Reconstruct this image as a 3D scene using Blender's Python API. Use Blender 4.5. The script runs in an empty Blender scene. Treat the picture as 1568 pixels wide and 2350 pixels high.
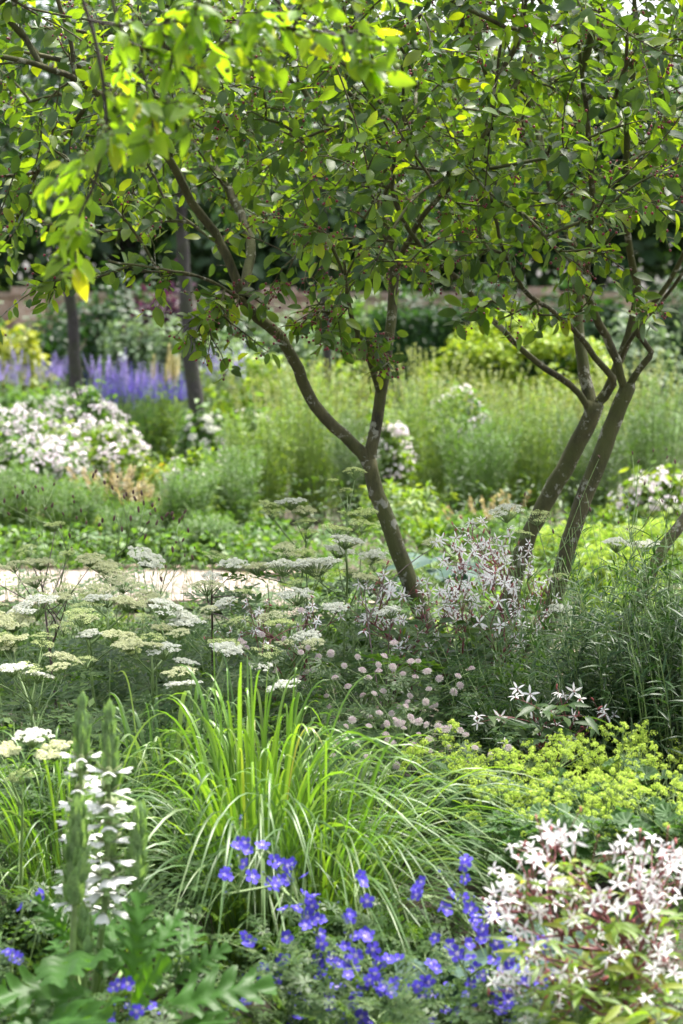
import bpy, math
import numpy as np
from mathutils import Vector, Matrix

rng = np.random.default_rng(11)
SC = bpy.context.scene
COL = SC.collection

# ---------------------------------------------------------------- camera, sky, sun, exposure
EYE = 1.45                     # camera height in metres
FOC, CX, HY = 5551.0, 784.0, 735.0   # focal length, axis and horizon of the 1568 wide picture
cam_d = bpy.data.cameras.new("camera")
cam = bpy.data.objects.new("camera", cam_d)
COL.objects.link(cam)
cam.location = (0, 0, EYE)
cam.rotation_euler = (math.pi / 2, 0, 0)
cam_d.sensor_fit = 'VERTICAL'
cam_d.sensor_height = 36.0
cam_d.sensor_width = 24.0
cam_d.lens = 85.0
cam_d.shift_y = -0.1875
cam_d.clip_end = 500
cam_d.clip_start = 0.1
cam_d.dof.use_dof = True
cam_d.dof.focus_distance = 6.7
cam_d.dof.aperture_fstop = 5.0
cam_d.dof.aperture_blades = 9
SC.camera = cam

SUN_DIR = Vector((0.30, 0.30, 0.90)).normalized()
world = bpy.data.worlds.new("World")
SC.world = world
world.use_nodes = True
wn = world.node_tree
bg = wn.nodes["Background"]
sky = wn.nodes.new("ShaderNodeTexSky")
sky.sky_type = 'NISHITA'
sky.sun_disc = False
sky.sun_elevation = math.asin(SUN_DIR.z)
sky.sun_rotation = math.atan2(SUN_DIR.x, SUN_DIR.y)
sky.air_density = 1.0
sky.dust_density = 4.0
sky.ozone_density = 1.0
veil = wn.nodes.new("ShaderNodeHueSaturation")      # thin white cloud takes most of the blue out of the sky
veil.inputs["Saturation"].default_value = 0.35
wn.links.new(sky.outputs[0], veil.inputs["Color"])
wn.links.new(veil.outputs[0], bg.inputs[0])
bg.inputs[1].default_value = 0.125
sun_d = bpy.data.lights.new("sun", 'SUN')
sun_d.energy = 3.2
sun_d.angle = math.radians(10)
sun_d.color = (1.0, 0.95, 0.86)
sun = bpy.data.objects.new("sun", sun_d)
COL.objects.link(sun)
sun.location = (6, 8, 14)
sun.rotation_euler = SUN_DIR.to_track_quat('Z', 'Y').to_euler()
vs = SC.view_settings
vs.view_transform = 'Standard'
vs.look = 'None'
vs.exposure = 1.9
vs.gamma = 1.0
SC.cycles.max_bounces = 10
SC.cycles.diffuse_bounces = 4
SC.cycles.transmission_bounces = 6
SC.cycles.glossy_bounces = 2

def at(dx, dy, Y):
    """a picture point at distance Y as a point of the garden"""
    return np.array([(dx - CX) / FOC * Y, Y, EYE - (dy - HY) / FOC * Y])
def size(d, Y):
    return d / FOC * Y

# ---------------------------------------------------------------- mesh helpers
def nrm(a):
    return a / np.maximum(np.linalg.norm(a, axis=-1, keepdims=True), 1e-9)
def frames(D, N):
    y = nrm(np.asarray(D, float)); x = np.cross(y, np.asarray(N, float))
    bad = np.linalg.norm(x, axis=-1) < 1e-5
    if bad.any():
        x[bad] = np.cross(y[bad], np.array([1.0, 0.13, 0.2]))
    x = nrm(x); z = np.cross(x, y)
    return np.stack([x, y, z], axis=2)
def rdir(m):
    return nrm(rng.normal(size=(m, 3)))
UP = np.array([0, 0, 1.0])

class MB:
    def __init__(s):
        s.V, s.F, s.n = [], [], 0
    def add(s, V, F, mat=0):
        V = np.asarray(V, float).reshape(-1, 3)
        s.V.append(V)
        for f in (F if isinstance(F, list) else [F]):
            s.F.append((np.asarray(f, np.int64) + s.n, mat))
        s.n += len(V)
    def inst(s, T, R, S, P):
        V, FL = T
        m = len(P)
        S = np.asarray(S, float)
        S = S.reshape(m, 1, -1) if S.ndim else np.full((m, 1, 1), float(S))
        W = np.einsum('mij,mnj->mni', R, V[None] * S) + np.asarray(P)[:, None, :]
        nv = len(V)
        off = (np.arange(m) * nv)[:, None, None]
        s.V.append(W.reshape(-1, 3))
        for f, mat in FL:
            s.F.append(((f[None] + off).reshape(-1, f.shape[1]) + s.n, mat))
        s.n += m * nv
    def tube(s, P, R, sides=5, mat=0):
        s.tubes(np.asarray(P)[None], np.asarray(R)[None], sides, mat)
    def tubes(s, P, R, sides=4, mat=0):
        P = np.asarray(P, float); R = np.asarray(R, float)
        m, n, _ = P.shape
        t = np.gradient(P, axis=1); t = nrm(t)
        mean = nrm(P[:, -1] - P[:, 0] + 1e-9)
        ref = np.where(np.abs(mean[:, 2:3]) > 0.75, np.array([[1.0, 0.05, 0]]), np.array([[0, 0.05, 1.0]]))[:, None, :]
        a = nrm(np.cross(t, np.broadcast_to(ref, t.shape))); b = np.cross(t, a)
        ang = np.arange(sides) * 2 * math.pi / sides
        ring = P[:, :, None, :] + R[:, :, None, None] * (np.cos(ang)[None, None, :, None] * a[:, :, None, :] + np.sin(ang)[None, None, :, None] * b[:, :, None, :])
        i = np.arange(n - 1)[:, None] * sides; k = np.arange(sides)[None]; k2 = (k + 1) % sides
        q = np.stack([i + k, i + k2, i + sides + k2, i + sides + k], -1).reshape(-1, 4)
        off = (np.arange(m) * n * sides)[:, None, None]
        s.V.append(ring.reshape(-1, 3))
        s.F.append(((q[None] + off).reshape(-1, 4) + s.n, mat))
        cap = (np.arange(sides)[None] + (n - 1) * sides + np.arange(m)[:, None] * n * sides)
        s.F.append((cap + s.n, mat))
        s.n += m * n * sides
    def blades(s, P, W, side, fold=0.25, mat=0):
        """folded strips along the curves P (m,n,3), half width W (m,n), side vectors (m,3)"""
        m, n, _ = P.shape
        t = nrm(np.gradient(P, axis=1))
        sd = np.broadcast_to(side[:, None, :], P.shape)
        sd = nrm(sd - t * (sd * t).sum(-1, keepdims=True))
        nn = np.cross(sd, t)
        L = P - sd * W[..., None] + nn * W[..., None] * fold
        Rr = P + sd * W[..., None] + nn * W[..., None] * fold
        V = np.stack([L, P, Rr], 2).reshape(-1, 3)
        i = np.arange(n - 1) * 3
        q = np.concatenate([np.stack([i, i + 1, i + 4, i + 3], -1), np.stack([i + 1, i + 2, i + 5, i + 4], -1)])
        off = (np.arange(m) * n * 3)[:, None, None]
        s.V.append(V); s.F.append(((q[None] + off).reshape(-1, 4) + s.n, mat)); s.n += m * n * 3
    def box(s, lo, hi, mat=0):
        lo, hi = np.asarray(lo, float), np.asarray(hi, float)
        V = np.array([[x, y, z] for x in (lo[0], hi[0]) for y in (lo[1], hi[1]) for z in (lo[2], hi[2])])
        s.add(V, np.array([[0, 1, 3, 2], [4, 6, 7, 5], [0, 4, 5, 1], [2, 3, 7, 6], [0, 2, 6, 4], [1, 5, 7, 3]]), mat)
    def mesh(s, name, mats, origin=(0, 0, 0), smooth=True):
        me = bpy.data.meshes.new(name)
        V = np.concatenate(s.V) - np.asarray(origin)
        me.vertices.add(len(V)); me.vertices.foreach_set('co', V.astype(np.float32).ravel())
        idx = np.concatenate([f.ravel() for f, _ in s.F])
        tot = np.concatenate([np.full(len(f), f.shape[1]) for f, _ in s.F])
        mi = np.concatenate([np.full(len(f), m) for f, m in s.F])
        me.loops.add(len(idx)); me.loops.foreach_set('vertex_index', idx.astype(np.int32))
        me.polygons.add(len(tot))
        me.polygons.foreach_set('loop_start', np.concatenate([[0], np.cumsum(tot)[:-1]]).astype(np.int32))
        me.polygons.foreach_set('material_index', mi.astype(np.int32))
        me.polygons.foreach_set('use_smooth', np.full(len(tot), smooth))
        for m in (mats if isinstance(mats, (list, tuple)) else [mats]):
            me.materials.append(m)
        me.update(calc_edges=True)
        return me

def tag(o, label=None, cat=None, group=None, kind=None):
    if label: o['label'] = label
    if cat: o['category'] = cat
    if group: o['group'] = group
    if kind: o['kind'] = kind
    return o
def thing(name, label, cat, loc, group=None):
    o = bpy.data.objects.new(name, None)
    o.empty_display_size = 0.1
    o.location = loc
    COL.objects.link(o)
    return tag(o, label, cat, group)
def part(name, mb, mats, root, smooth=True):
    me = mb.mesh(name, mats, tuple(root.location), smooth)
    o = bpy.data.objects.new(name, me)
    COL.objects.link(o); o.parent = root
    return o
def solo(name, mb, mats, label=None, cat=None, group=None, kind=None, smooth=True):
    o = bpy.data.objects.new(name, mb.mesh(name, mats, (0, 0, 0), smooth))
    COL.objects.link(o)
    return tag(o, label, cat, group, kind)
def put(root, me, name, P, D, N, S):
    """copies of one flower mesh as parts of a plant"""
    R = frames(np.asarray(D), np.asarray(N))
    base = np.array(root.location)
    for i in range(len(P)):
        o = bpy.data.objects.new(name, me[i % len(me)] if isinstance(me, list) else me)
        COL.objects.link(o); o.parent = root
        M = Matrix([list(R[i][r]) + [0] for r in range(3)] + [[0, 0, 0, 1]])
        o.matrix_basis = Matrix.Translation(Vector(P[i] - base)) @ M @ Matrix.Scale(float(S[i]), 4)

def bez(p0, p1, p2, n):
    t = np.linspace(0, 1, n)[None, :, None]
    return (1 - t) ** 2 * p0[:, None] + 2 * t * (1 - t) * p1[:, None] + t ** 2 * p2[:, None]
def spline(pts, step):
    pts = np.asarray(pts, float)
    P = np.vstack([2 * pts[0] - pts[1], pts, 2 * pts[-1] - pts[-2]])
    out = []
    for i in range(1, len(P) - 2):
        n = max(2, int(np.linalg.norm(P[i + 1] - P[i]) / step))
        t = np.linspace(0, 1, n, endpoint=False)[:, None]
        a, b, c, d = P[i - 1], P[i], P[i + 1], P[i + 2]
        out.append(0.5 * (2 * b + (c - a) * t + (2 * a - 5 * b + 4 * c - d) * t ** 2 + (3 * b - a - 3 * c + d) * t ** 3))
    return np.vstack(out + [pts[-1:]])

class Skel:
    """a branching frame: limbs given by hand, twigs grown from the nearest limb out to given tips"""
    def __init__(s, cap=40000):
        s.pos = np.zeros((cap, 3)); s.par = np.full(cap, -1); s.fix = np.zeros(cap); s.att = np.zeros(cap, bool)
        s.n = 0; s.chains = []; s.tips = []
    def limb(s, pts, r0, r1, step=0.04, attach=True, frm=None, wob=0.0):
        P = spline(pts, step)
        if wob: P[1:-1] += rng.normal(size=(len(P) - 2, 3)) * wob
        j = -1
        if s.n and frm is None:
            j = int(((s.pos[:s.n] - P[0]) ** 2).sum(1).argmin())
        a = s.n; k = len(P)
        s.pos[a:a + k] = P; s.par[a:a + k] = np.arange(a - 1, a + k - 1); s.par[a] = j
        s.fix[a:a + k] = np.linspace(r0, r1, k); s.att[a:a + k] = attach
        if attach not in (True, False):
            s.att[a:a + k] = P[:, 2] > attach
        s.n += k; s.chains.append((j, a, a + k, True))
    def tip(s, p, step=0.05, arch=0.1, jit=0.12, walk=0.35):
        d = ((s.pos[:s.n] - p) ** 2).sum(1); d = np.where(s.att[:s.n], d, 1e9)
        j = int(d.argmin()); dist = math.sqrt(d[j]); w = walk * dist
        while w > 0 and s.par[j] >= 0 and s.att[s.par[j]]:
            w -= np.linalg.norm(s.pos[j] - s.pos[s.par[j]]); j = s.par[j]
        a = s.pos[j]; L = np.linalg.norm(p - a)
        k = max(2, int(L / step))
        mid = (a + p) / 2 + rng.normal(size=3) * jit * L + UP * arch * L
        B = bez(a[None], mid[None], p[None], k + 1)[0][1:]
        i = s.n
        s.pos[i:i + k] = B; s.par[i:i + k] = np.arange(i - 1, i + k - 1); s.par[i] = j; s.att[i:i + k] = True
        s.n += k; s.chains.append((j, i, i + k, False)); s.tips.append(i + k - 1)
    def grow(s, tips, **kw):
        tips = np.asarray(tips)
        base = s.pos[:s.n][s.att[:s.n]]
        d = np.array([((base - t) ** 2).sum(1).min() for t in tips])
        for i in np.argsort(d): s.tip(tips[i], **kw)
    def tubes(s, mb, rt, pw, rmax=0.03, mat=0, thick_sides=9, thin_sides=4):
        cnt = np.zeros(s.n); cnt[s.tips] = 1
        for i in range(s.n - 1, 0, -1):
            if s.par[i] >= 0: cnt[s.par[i]] += cnt[i]
        r = np.minimum(rt * np.maximum(cnt, 1) ** pw, rmax)
        r = np.where(s.fix[:s.n] > 0, s.fix[:s.n], r)
        for j, a, b, limb in s.chains:
            P = s.pos[a:b]; rr = r[a:b].copy()
            if j >= 0 and not limb:
                P = np.vstack([s.pos[j], P]); rr = np.concatenate([[min(rr[0] * 1.15, r[j])], rr])
            if len(P) < 2: continue
            if limb and len(P) > 8:
                q = np.interp(np.arange(len(P)), np.arange(0, len(P) + 4, 4), rng.normal(size=len(np.arange(0, len(P) + 4, 4))))
                rr *= 1 + 0.055 * q; P = P + np.stack([q, np.roll(q, 2), 0 * q], 1) * rr[:, None] * 0.08
            if not limb: rr[-1] *= 0.6
            mb.tube(P, rr, thick_sides if limb else thin_sides, mat)
    def along(s, back, gap, limbs=False):
        """points and directions every GAP along the last BACK metres of each twig"""
        Ps, Ts = [], []
        for j, a, b, limb in s.chains:
            if limb and not limbs: continue
            P = s.pos[a:b]
            if j >= 0: P = np.vstack([s.pos[j], P])
            if len(P) < 2: continue
            seg = np.linalg.norm(np.diff(P, axis=0), axis=1); c = np.concatenate([[0], np.cumsum(seg)])
            q = np.arange(c[-1], max(c[-1] - back, 0) - 1e-6, -gap)
            if not len(q): continue
            Ps.append(np.stack([np.interp(q, c, P[:, k]) for k in range(3)], 1))
            T = nrm(np.diff(P, axis=0)); Ts.append(T[np.clip(np.searchsorted(c, q) - 1, 0, len(T) - 1)])
        return np.vstack(Ps), np.vstack(Ts)

# ---------------------------------------------------------------- leaf and petal shapes (length 1 along +Y)
def leaf(rows=4, w=0.25, a=0.7, b=0.8, fold=0.18, curl=0.15, wav=0.0):
    y = np.linspace(0, 1, rows + 1); h = y ** a * (1 - y) ** b; h = h / h.max() * w
    z = -curl * y ** 2 + wav * np.sin(y * 9)
    V = np.stack([np.stack([-h, y, z + fold * h], 1), np.stack([0 * y, y, z], 1), np.stack([h, y, z + fold * h], 1)], 1).reshape(-1, 3)
    i = np.arange(rows) * 3
    q = np.concatenate([np.stack([i, i + 1, i + 4, i + 3], -1), np.stack([i + 1, i + 2, i + 5, i + 4], -1)])
    return V, [(q, 0)]
def merge(*items):
    """several placed shapes as one shape; an item is (shape, R, S, P, material or None)"""
    Vs, F, n = [], {}, 0
    for T, R, S, P, mat in items:
        mb = MB(); mb.inst(T, R, S, P)
        Vs.append(np.concatenate(mb.V))
        for f, m in mb.F:
            F.setdefault((f.shape[1], m if mat is None else mat), []).append(f + n)
        n += mb.n
    return np.concatenate(Vs), [(np.concatenate(v), k[1]) for k, v in F.items()]
def radial(T, m, tilt, r0=0.0, z=0.0, s=1.0, mat=None, ph=0.0, jit=0.0):
    an = np.arange(m) * 2 * math.pi / m + ph + rng.normal(size=m) * jit
    tl = tilt + rng.normal(size=m) * jit
    D = np.stack([np.cos(an) * np.cos(tl), np.sin(an) * np.cos(tl), np.sin(tl)], 1)
    N = np.stack([-np.cos(an) * np.sin(tl), -np.sin(an) * np.sin(tl), np.cos(tl)], 1)
    P = np.stack([np.cos(an) * r0, np.sin(an) * r0, np.full(m, z)], 1)
    return (T, frames(D, N), np.full(m, s) * (1 + rng.normal(size=m) * jit * 0.4), P, mat)
def ball(sub=6, st=4):
    V = [[0, 0, -1]]
    for i in range(1, st):
        p = math.pi * i / st - math.pi / 2
        for k in range(sub):
            q = 2 * math.pi * k / sub; V.append([math.cos(p) * math.cos(q), math.cos(p) * math.sin(q), math.sin(p)])
    V.append([0, 0, 1])
    quads = [[1 + i * sub + k, 1 + i * sub + (k + 1) % sub, 1 + (i + 1) * sub + (k + 1) % sub, 1 + (i + 1) * sub + k] for i in range(st - 2) for k in range(sub)]
    tris = [[0, 1 + (k + 1) % sub, 1 + k] for k in range(sub)] + [[len(V) - 1, 1 + (st - 2) * sub + k, 1 + (st - 2) * sub + (k + 1) % sub] for k in range(sub)]
    return np.array(V, float), [(np.array(quads), 0), (np.array(tris), 0)]
BALL = ball()
def eye(m): return np.broadcast_to(np.eye(3), (m, 3, 3))
def stick(r=0.01, L=1.0):
    mb = MB(); mb.tube(np.array([[0, 0, 0], [0, L * 0.5, 0], [0, L, 0]]), np.array([r, r, r * 0.8]), 4)
    return np.concatenate(mb.V), [(f, 0) for f, _ in mb.F]

OVAL = [leaf(5, 0.255, 0.62, 0.78, 0.2, c, wv) for c, wv in ((0.12, 0.0), (0.3, 0.012), (-0.05, 0.01), (0.2, -0.012))]
TRIFOL = [leaf(5, 0.15, 0.6, 1.0, 0.25, c, wv) for c, wv in ((0.15, 0.0), (0.4, 0.015), (0.0, 0.012))]
POINTED = [leaf(6, 0.24, 0.6, 1.1, 0.25, c, wv) for c, wv in ((0.15, 0.0), (0.4, 0.015), (0.0, 0.012))]
LANCE = [leaf(4, 0.11, 0.7, 1.0, 0.25, c) for c in (0.1, 0.3, 0.5)]
NARROW = [leaf(4, 0.055, 0.6, 0.9, 0.3, c) for c in (0.1, 0.35, 0.6)]
SMALL = [leaf(3, 0.3, 0.7, 0.8, 0.2, c) for c in (0.1, 0.3)]
def fern():
    """finely cut leaf: pairs of side leaflets, each with pairs of slips"""
    P, D = [], []
    for sgn in (-1, 1):
        for y in np.linspace(0.25, 0.92, 5):
            L = 0.42 * (1 - (y - 0.1) * 0.85)
            d = np.array([sgn * 0.8, 0.55, 0.0]); d /= np.linalg.norm(d)
            for f in np.linspace(0.38, 0.95, 3):
                for s2 in (-1, 1):
                    a = math.radians(48) * s2
                    e = np.array([d[0] * math.cos(a) - d[1] * math.sin(a), d[0] * math.sin(a) + d[1] * math.cos(a), rng.normal() * 0.25])
                    P.append(np.array([0, y, -0.2 * y * y]) + d * L * f); D.append(e * L * 0.44 * (1.2 - f * 0.6))
            P.append(np.array([0, y, -0.2 * y * y]) + d * L * 0.9); D.append(d * L * 0.4)
    P, D = np.array(P), np.array(D)
    S = np.linalg.norm(D, axis=1)
    return merge((leaf(2, 0.22, 0.6, 0.8, 0.1, 0.05), frames(D, np.tile(UP, (len(P), 1))), S, P, None),
                 (leaf(5, 0.012, 0.1, 0.4, 0.2, 0.2), eye(1), np.ones(1), np.zeros((1, 3)), None))
FERN = [fern() for _ in range(2)]
def palmate(lobes=7, span=290):
    it = []
    for k in range(lobes):
        a = math.radians(90 + (k - (lobes - 1) / 2) * span / lobes)
        c = 1.0 - 0.35 * abs(k - (lobes - 1) / 2) / ((lobes - 1) / 2)
        d0 = np.array([math.cos(a), math.sin(a), 0.0])
        it.append((leaf(3, 0.12, 1.0, 0.5, 0.15, -0.05), frames(d0[None], UP[None]), np.array([0.62 * c]), np.zeros((1, 3)), None))
        for t in (-28, 0, 28):
            b = a + math.radians(t); d = np.array([[math.cos(b), math.sin(b), -0.15]])
            it.append((leaf(3, 0.16, 0.6, 0.8, 0.2, 0.1), frames(d, UP[None]), np.array([(0.55 if t == 0 else 0.42) * c]), (d0 * 0.45 * c)[None], None))
    return merge(*it)
PALM = [palmate()]
def scallop(lobes=9):
    n = lobes * 4; an = np.linspace(math.radians(-65), math.radians(245), n)
    r = 1 - 0.13 * np.abs(np.sin(np.linspace(0, lobes * math.pi, n) + math.pi / 2)) ** 2.5
    z = 0.16 * np.cos(np.linspace(0, lobes * 2 * math.pi, n)) * 0.5
    rim = np.stack([np.cos(an) * r, np.sin(an) * r, 0.22 + z], 1)
    mid = np.stack([np.cos(an) * r * 0.5, np.sin(an) * r * 0.5, 0.07 + z * 0.5], 1)
    V = np.vstack([[[0, 0, 0]], mid, rim]) * 0.5 + np.array([0, 0.3, 0])
    i = np.arange(n - 1)
    return V, [(np.stack([0 * i, 1 + i, 2 + i], 1), 0), (np.stack([1 + i, 1 + n + i, 2 + n + i, 2 + i], 1), 0)]
SCALLOP = [scallop()]
def broad(w=0.42, rows=14, ribs=7):
    c = np.linspace(-1, 1, 15); y = np.linspace(0, 1, rows + 1)
    h = y ** 0.45 * (1 - y) ** 0.75; h = h / h.max() * w
    X = h[:, None] * c; Yv = y[:, None] + 0 * X
    Z = -0.3 * Yv ** 2 + 0.25 * np.abs(X) + 0.012 * np.cos(c * ribs * math.pi)[None] * (h / w)[:, None]
    i, j = np.meshgrid(np.arange(rows), np.arange(14), indexing='ij'); k = (i * 15 + j).ravel()
    return np.stack([X, Yv, Z], -1).reshape(-1, 3), [(np.stack([k, k + 1, k + 16, k + 15], 1), 0)]
BROAD = [broad()]
def jagged(seed, lob=6):
    """large pinnately lobed thistle-like leaf"""
    g = np.random.default_rng(seed); rows = 66; c = np.linspace(-1, 1, 9); y = np.linspace(0, 1, rows + 1)
    env = np.sin(np.pi * np.clip(y, 0.0, 1) ** 0.8) ** 0.7 * 0.30 + 0.02 * (y < 0.98)
    ph = (y * lob + 0.1) % 1
    tooth = 0.17 + 0.83 * np.where(ph < 0.62, (ph / 0.62) ** 0.8, np.clip(1 - (ph - 0.62) / 0.30, 0, 1) ** 0.7)
    tooth *= 1 - 0.34 * np.abs(((y * lob * 4) % 1) - 0.5)
    h = env * tooth
    X = h[:, None] * c; Yv = y[:, None] + np.abs(X) * 0.55
    Z = 0.10 * np.abs(X) - 0.45 * Yv ** 2 * 0.6 + 0.10 * np.abs(X) ** 1 * np.sin(ph * 2 * np.pi)[:, None] + 0.02 * np.sin(X * 30 + y[:, None] * 11 + g.uniform(0, 6))
    i, j = np.meshgrid(np.arange(rows), np.arange(8), indexing='ij'); k = (i * 9 + j).ravel()
    return np.stack([X, Yv, Z], -1).reshape(-1, 3), [(np.stack([k, k + 1, k + 10, k + 9], 1), 0)]
JAGGED = [jagged(k) for k in (1, 2, 3)]

# ---------------------------------------------------------------- materials
def nodes_of(name):
    m = bpy.data.materials.new(name); m.use_nodes = True
    nt = m.node_tree
    return m, nt, nt.nodes["Principled BSDF"], nt.nodes["Material Output"]
def leafmat(name, cols, glow=(2.2, 2.3, 0.6), tf=0.4, rough=0.46, spec=0.35, mott=14.0):
    m, nt, p, out = nodes_of(name)
    geo = nt.nodes.new("ShaderNodeNewGeometry"); ramp = nt.nodes.new("ShaderNodeValToRGB")
    els = ramp.color_ramp.elements
    while len(els) < len(cols): els.new(0.5)
    for e, (pos, c) in zip(els, cols): e.position = pos; e.color = (*c, 1)
    nt.links.new(geo.outputs["Random Per Island"], ramp.inputs[0])
    tex = nt.nodes.new("ShaderNodeTexCoord"); nz = nt.nodes.new("ShaderNodeTexNoise")
    nz.inputs["Scale"].default_value = mott; nz.inputs["Detail"].default_value = 3
    nt.links.new(tex.outputs["Object"], nz.inputs["Vector"])
    mr = nt.nodes.new("ShaderNodeMapRange"); mr.inputs[1].default_value = 0.3; mr.inputs[2].default_value = 0.7
    mr.inputs[3].default_value = 0.75; mr.inputs[4].default_value = 1.25
    nt.links.new(nz.outputs[0], mr.inputs[0])
    mul = nt.nodes.new("ShaderNodeVectorMath"); mul.operation = 'SCALE'
    nt.links.new(ramp.outputs[0], mul.inputs[0]); nt.links.new(mr.outputs[0], mul.inputs["Scale"])
    nt.links.new(mul.outputs[0], p.inputs["Base Color"])
    p.inputs["Roughness"].default_value = rough
    p.inputs["Specular IOR Level"].default_value = spec
    gl = nt.nodes.new("ShaderNodeVectorMath"); gl.operation = 'MULTIPLY'; gl.inputs[1].default_value = glow
    nt.links.new(mul.outputs[0], gl.inputs[0])
    tr = nt.nodes.new("ShaderNodeBsdfTranslucent"); nt.links.new(gl.outputs[0], tr.inputs[0])
    mx = nt.nodes.new("ShaderNodeMixShader"); mx.inputs[0].default_value = tf
    nt.links.new(p.outputs[0], mx.inputs[1]); nt.links.new(tr.outputs[0], mx.inputs[2])
    nt.links.new(mx.outputs[0], out.inputs[0])
    return m
def petal(name, c, c2=None, tf=0.4, rough=0.6):
    return leafmat(name, [(0.0, c), (1.0, c2 or c)], (1.05, 1.05, 1.05), tf, rough, 0.25, 60.0)
def bark(name, a, b, lich, amount=0.62, scale=1.0):
    m, nt, p, out = nodes_of(name)
    tex = nt.nodes.new("ShaderNodeTexCoord"); mp = nt.nodes.new("ShaderNodeMapping")
    mp.inputs["Scale"].default_value = (scale, scale, scale * 0.45)
    nt.links.new(tex.outputs["Object"], mp.inputs[0])
    n1 = nt.nodes.new("ShaderNodeTexNoise"); n1.inputs["Scale"].default_value = 22; n1.inputs["Detail"].default_value = 8
    nt.links.new(mp.outputs[0], n1.inputs["Vector"])
    mix = nt.nodes.new("ShaderNodeValToRGB"); mix.color_ramp.elements[0].position = 0.34; mix.color_ramp.elements[1].position = 0.68
    mix.color_ramp.elements[0].color = (*b, 1); mix.color_ramp.elements[1].color = (*a, 1)
    nt.links.new(n1.outputs[0], mix.inputs[0])
    n2 = nt.nodes.new("ShaderNodeTexNoise"); n2.inputs["Scale"].default_value = 24; n2.inputs["Detail"].default_value = 5; n2.inputs["Roughness"].default_value = 0.65
    nt.links.new(tex.outputs["Object"], n2.inputs["Vector"])
    st = nt.nodes.new("ShaderNodeMapRange"); st.inputs[1].default_value = amount; st.inputs[2].default_value = amount + 0.04
    nt.links.new(n2.outputs[0], st.inputs[0])
    n3 = nt.nodes.new("ShaderNodeTexNoise"); n3.inputs["Scale"].default_value = 5.0; n3.inputs["Detail"].default_value = 6
    nt.links.new(tex.outputs["Object"], n3.inputs["Vector"])
    ms = nt.nodes.new("ShaderNodeMapRange"); ms.inputs[1].default_value = 0.46; ms.inputs[2].default_value = 0.60; ms.inputs[4].default_value = 0.75
    nt.links.new(n3.outputs[0], ms.inputs[0])
    mo = nt.nodes.new("ShaderNodeMixRGB"); mo.inputs[2].default_value = (a[0] * 0.62, a[1] * 0.78, a[2] * 0.45, 1)
    nt.links.new(ms.outputs[0], mo.inputs[0]); nt.links.new(mix.outputs[0], mo.inputs[1])
    mc = nt.nodes.new("ShaderNodeMixRGB"); mc.inputs[2].default_value = (*lich, 1)
    nt.links.new(st.outputs[0], mc.inputs[0]); nt.links.new(mo.outputs[0], mc.inputs[1])
    nt.links.new(mc.outputs[0], p.inputs["Base Color"]); p.inputs["Roughness"].default_value = 0.85
    n1.inputs["Roughness"].default_value = 0.72
    bp = nt.nodes.new("ShaderNodeBump"); bp.inputs["Strength"].default_value = 0.9; bp.inputs["Distance"].default_value = 0.012
    nt.links.new(n1.outputs[0], bp.inputs["Height"]); nt.links.new(bp.outputs[0], p.inputs["Normal"])
    return m
def plain(name, c, rough=0.6, var=0.25, scale=30.0):
    m, nt, p, out = nodes_of(name)
    tex = nt.nodes.new("ShaderNodeTexCoord"); nz = nt.nodes.new("ShaderNodeTexNoise"); nz.inputs["Scale"].default_value = scale
    nz.inputs["Detail"].default_value = 6
    nt.links.new(tex.outputs["Object"], nz.inputs["Vector"])
    r = nt.nodes.new("ShaderNodeValToRGB"); r.color_ramp.elements[0].position = 0.3; r.color_ramp.elements[1].position = 0.7
    r.color_ramp.elements[0].color = (*[k * (1 - var) for k in c], 1); r.color_ramp.elements[1].color = (*[min(k * (1 + var), 1) for k in c], 1)
    nt.links.new(nz.outputs[0], r.inputs[0]); nt.links.new(r.outputs[0], p.inputs["Base Color"])
    p.inputs["Roughness"].default_value = rough
    bp = nt.nodes.new("ShaderNodeBump"); bp.inputs["Strength"].default_value = 0.4; bp.inputs["Distance"].default_value = 0.01
    nt.links.new(nz.outputs[0], bp.inputs["Height"]); nt.links.new(bp.outputs[0], p.inputs["Normal"])
    return m

M = {}
M['service'] = leafmat("serviceberry_leaf", [(0, (0.024, 0.053, 0.027)), (0.5, (0.043, 0.085, 0.030)), (0.85, (0.085, 0.145, 0.025)), (1.0, (0.145, 0.196, 0.025))], (4.1, 3.8, 0.45), 0.45, 0.46, 0.45)
M['apple'] = leafmat("overhanging_leaf", [(0, (0.085, 0.170, 0.025)), (0.6, (0.128, 0.230, 0.030)), (0.92, (0.170, 0.264, 0.030)), (1.0, (0.289, 0.306, 0.034))], (3.1, 2.75, 0.5), 0.55, 0.42, 0.4)
M['bark'] = bark("serviceberry_bark", (0.115, 0.108, 0.045), (0.022, 0.021, 0.011), (0.26, 0.26, 0.21), 0.585)
M['twig'] = plain("twig_bark", (0.035, 0.028, 0.022), 0.8)
M['greybark'] = bark("grey_bark", (0.075, 0.068, 0.064), (0.025, 0.022, 0.022), (0.15, 0.14, 0.135), 0.64, 0.7)
M['berry'] = plain("berry_skin", (0.16, 0.015, 0.03), 0.35, 0.5, 40)
M['fruit'] = plain("green_fruit", (0.16, 0.22, 0.06), 0.4, 0.3, 40)
M['pedicel'] = plain("pedicel", (0.16, 0.15, 0.05), 0.6)
M['fern'] = leafmat("ferny_leaf", [(0, (0.034, 0.078, 0.023)), (0.6, (0.057, 0.115, 0.029)), (1, (0.092, 0.155, 0.040))], (2.0, 2.1, 0.7), 0.38, 0.55, 0.3)
M['pstem'] = plain("purple_stem", (0.10, 0.07, 0.06), 0.5)
M['gstem'] = plain("green_stem", (0.14, 0.22, 0.06), 0.5)
M['rstem'] = plain("red_stem", (0.15, 0.035, 0.04), 0.5)
M['white'] = petal("white_floret", (0.70, 0.71, 0.60), (0.80, 0.81, 0.74))
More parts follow.
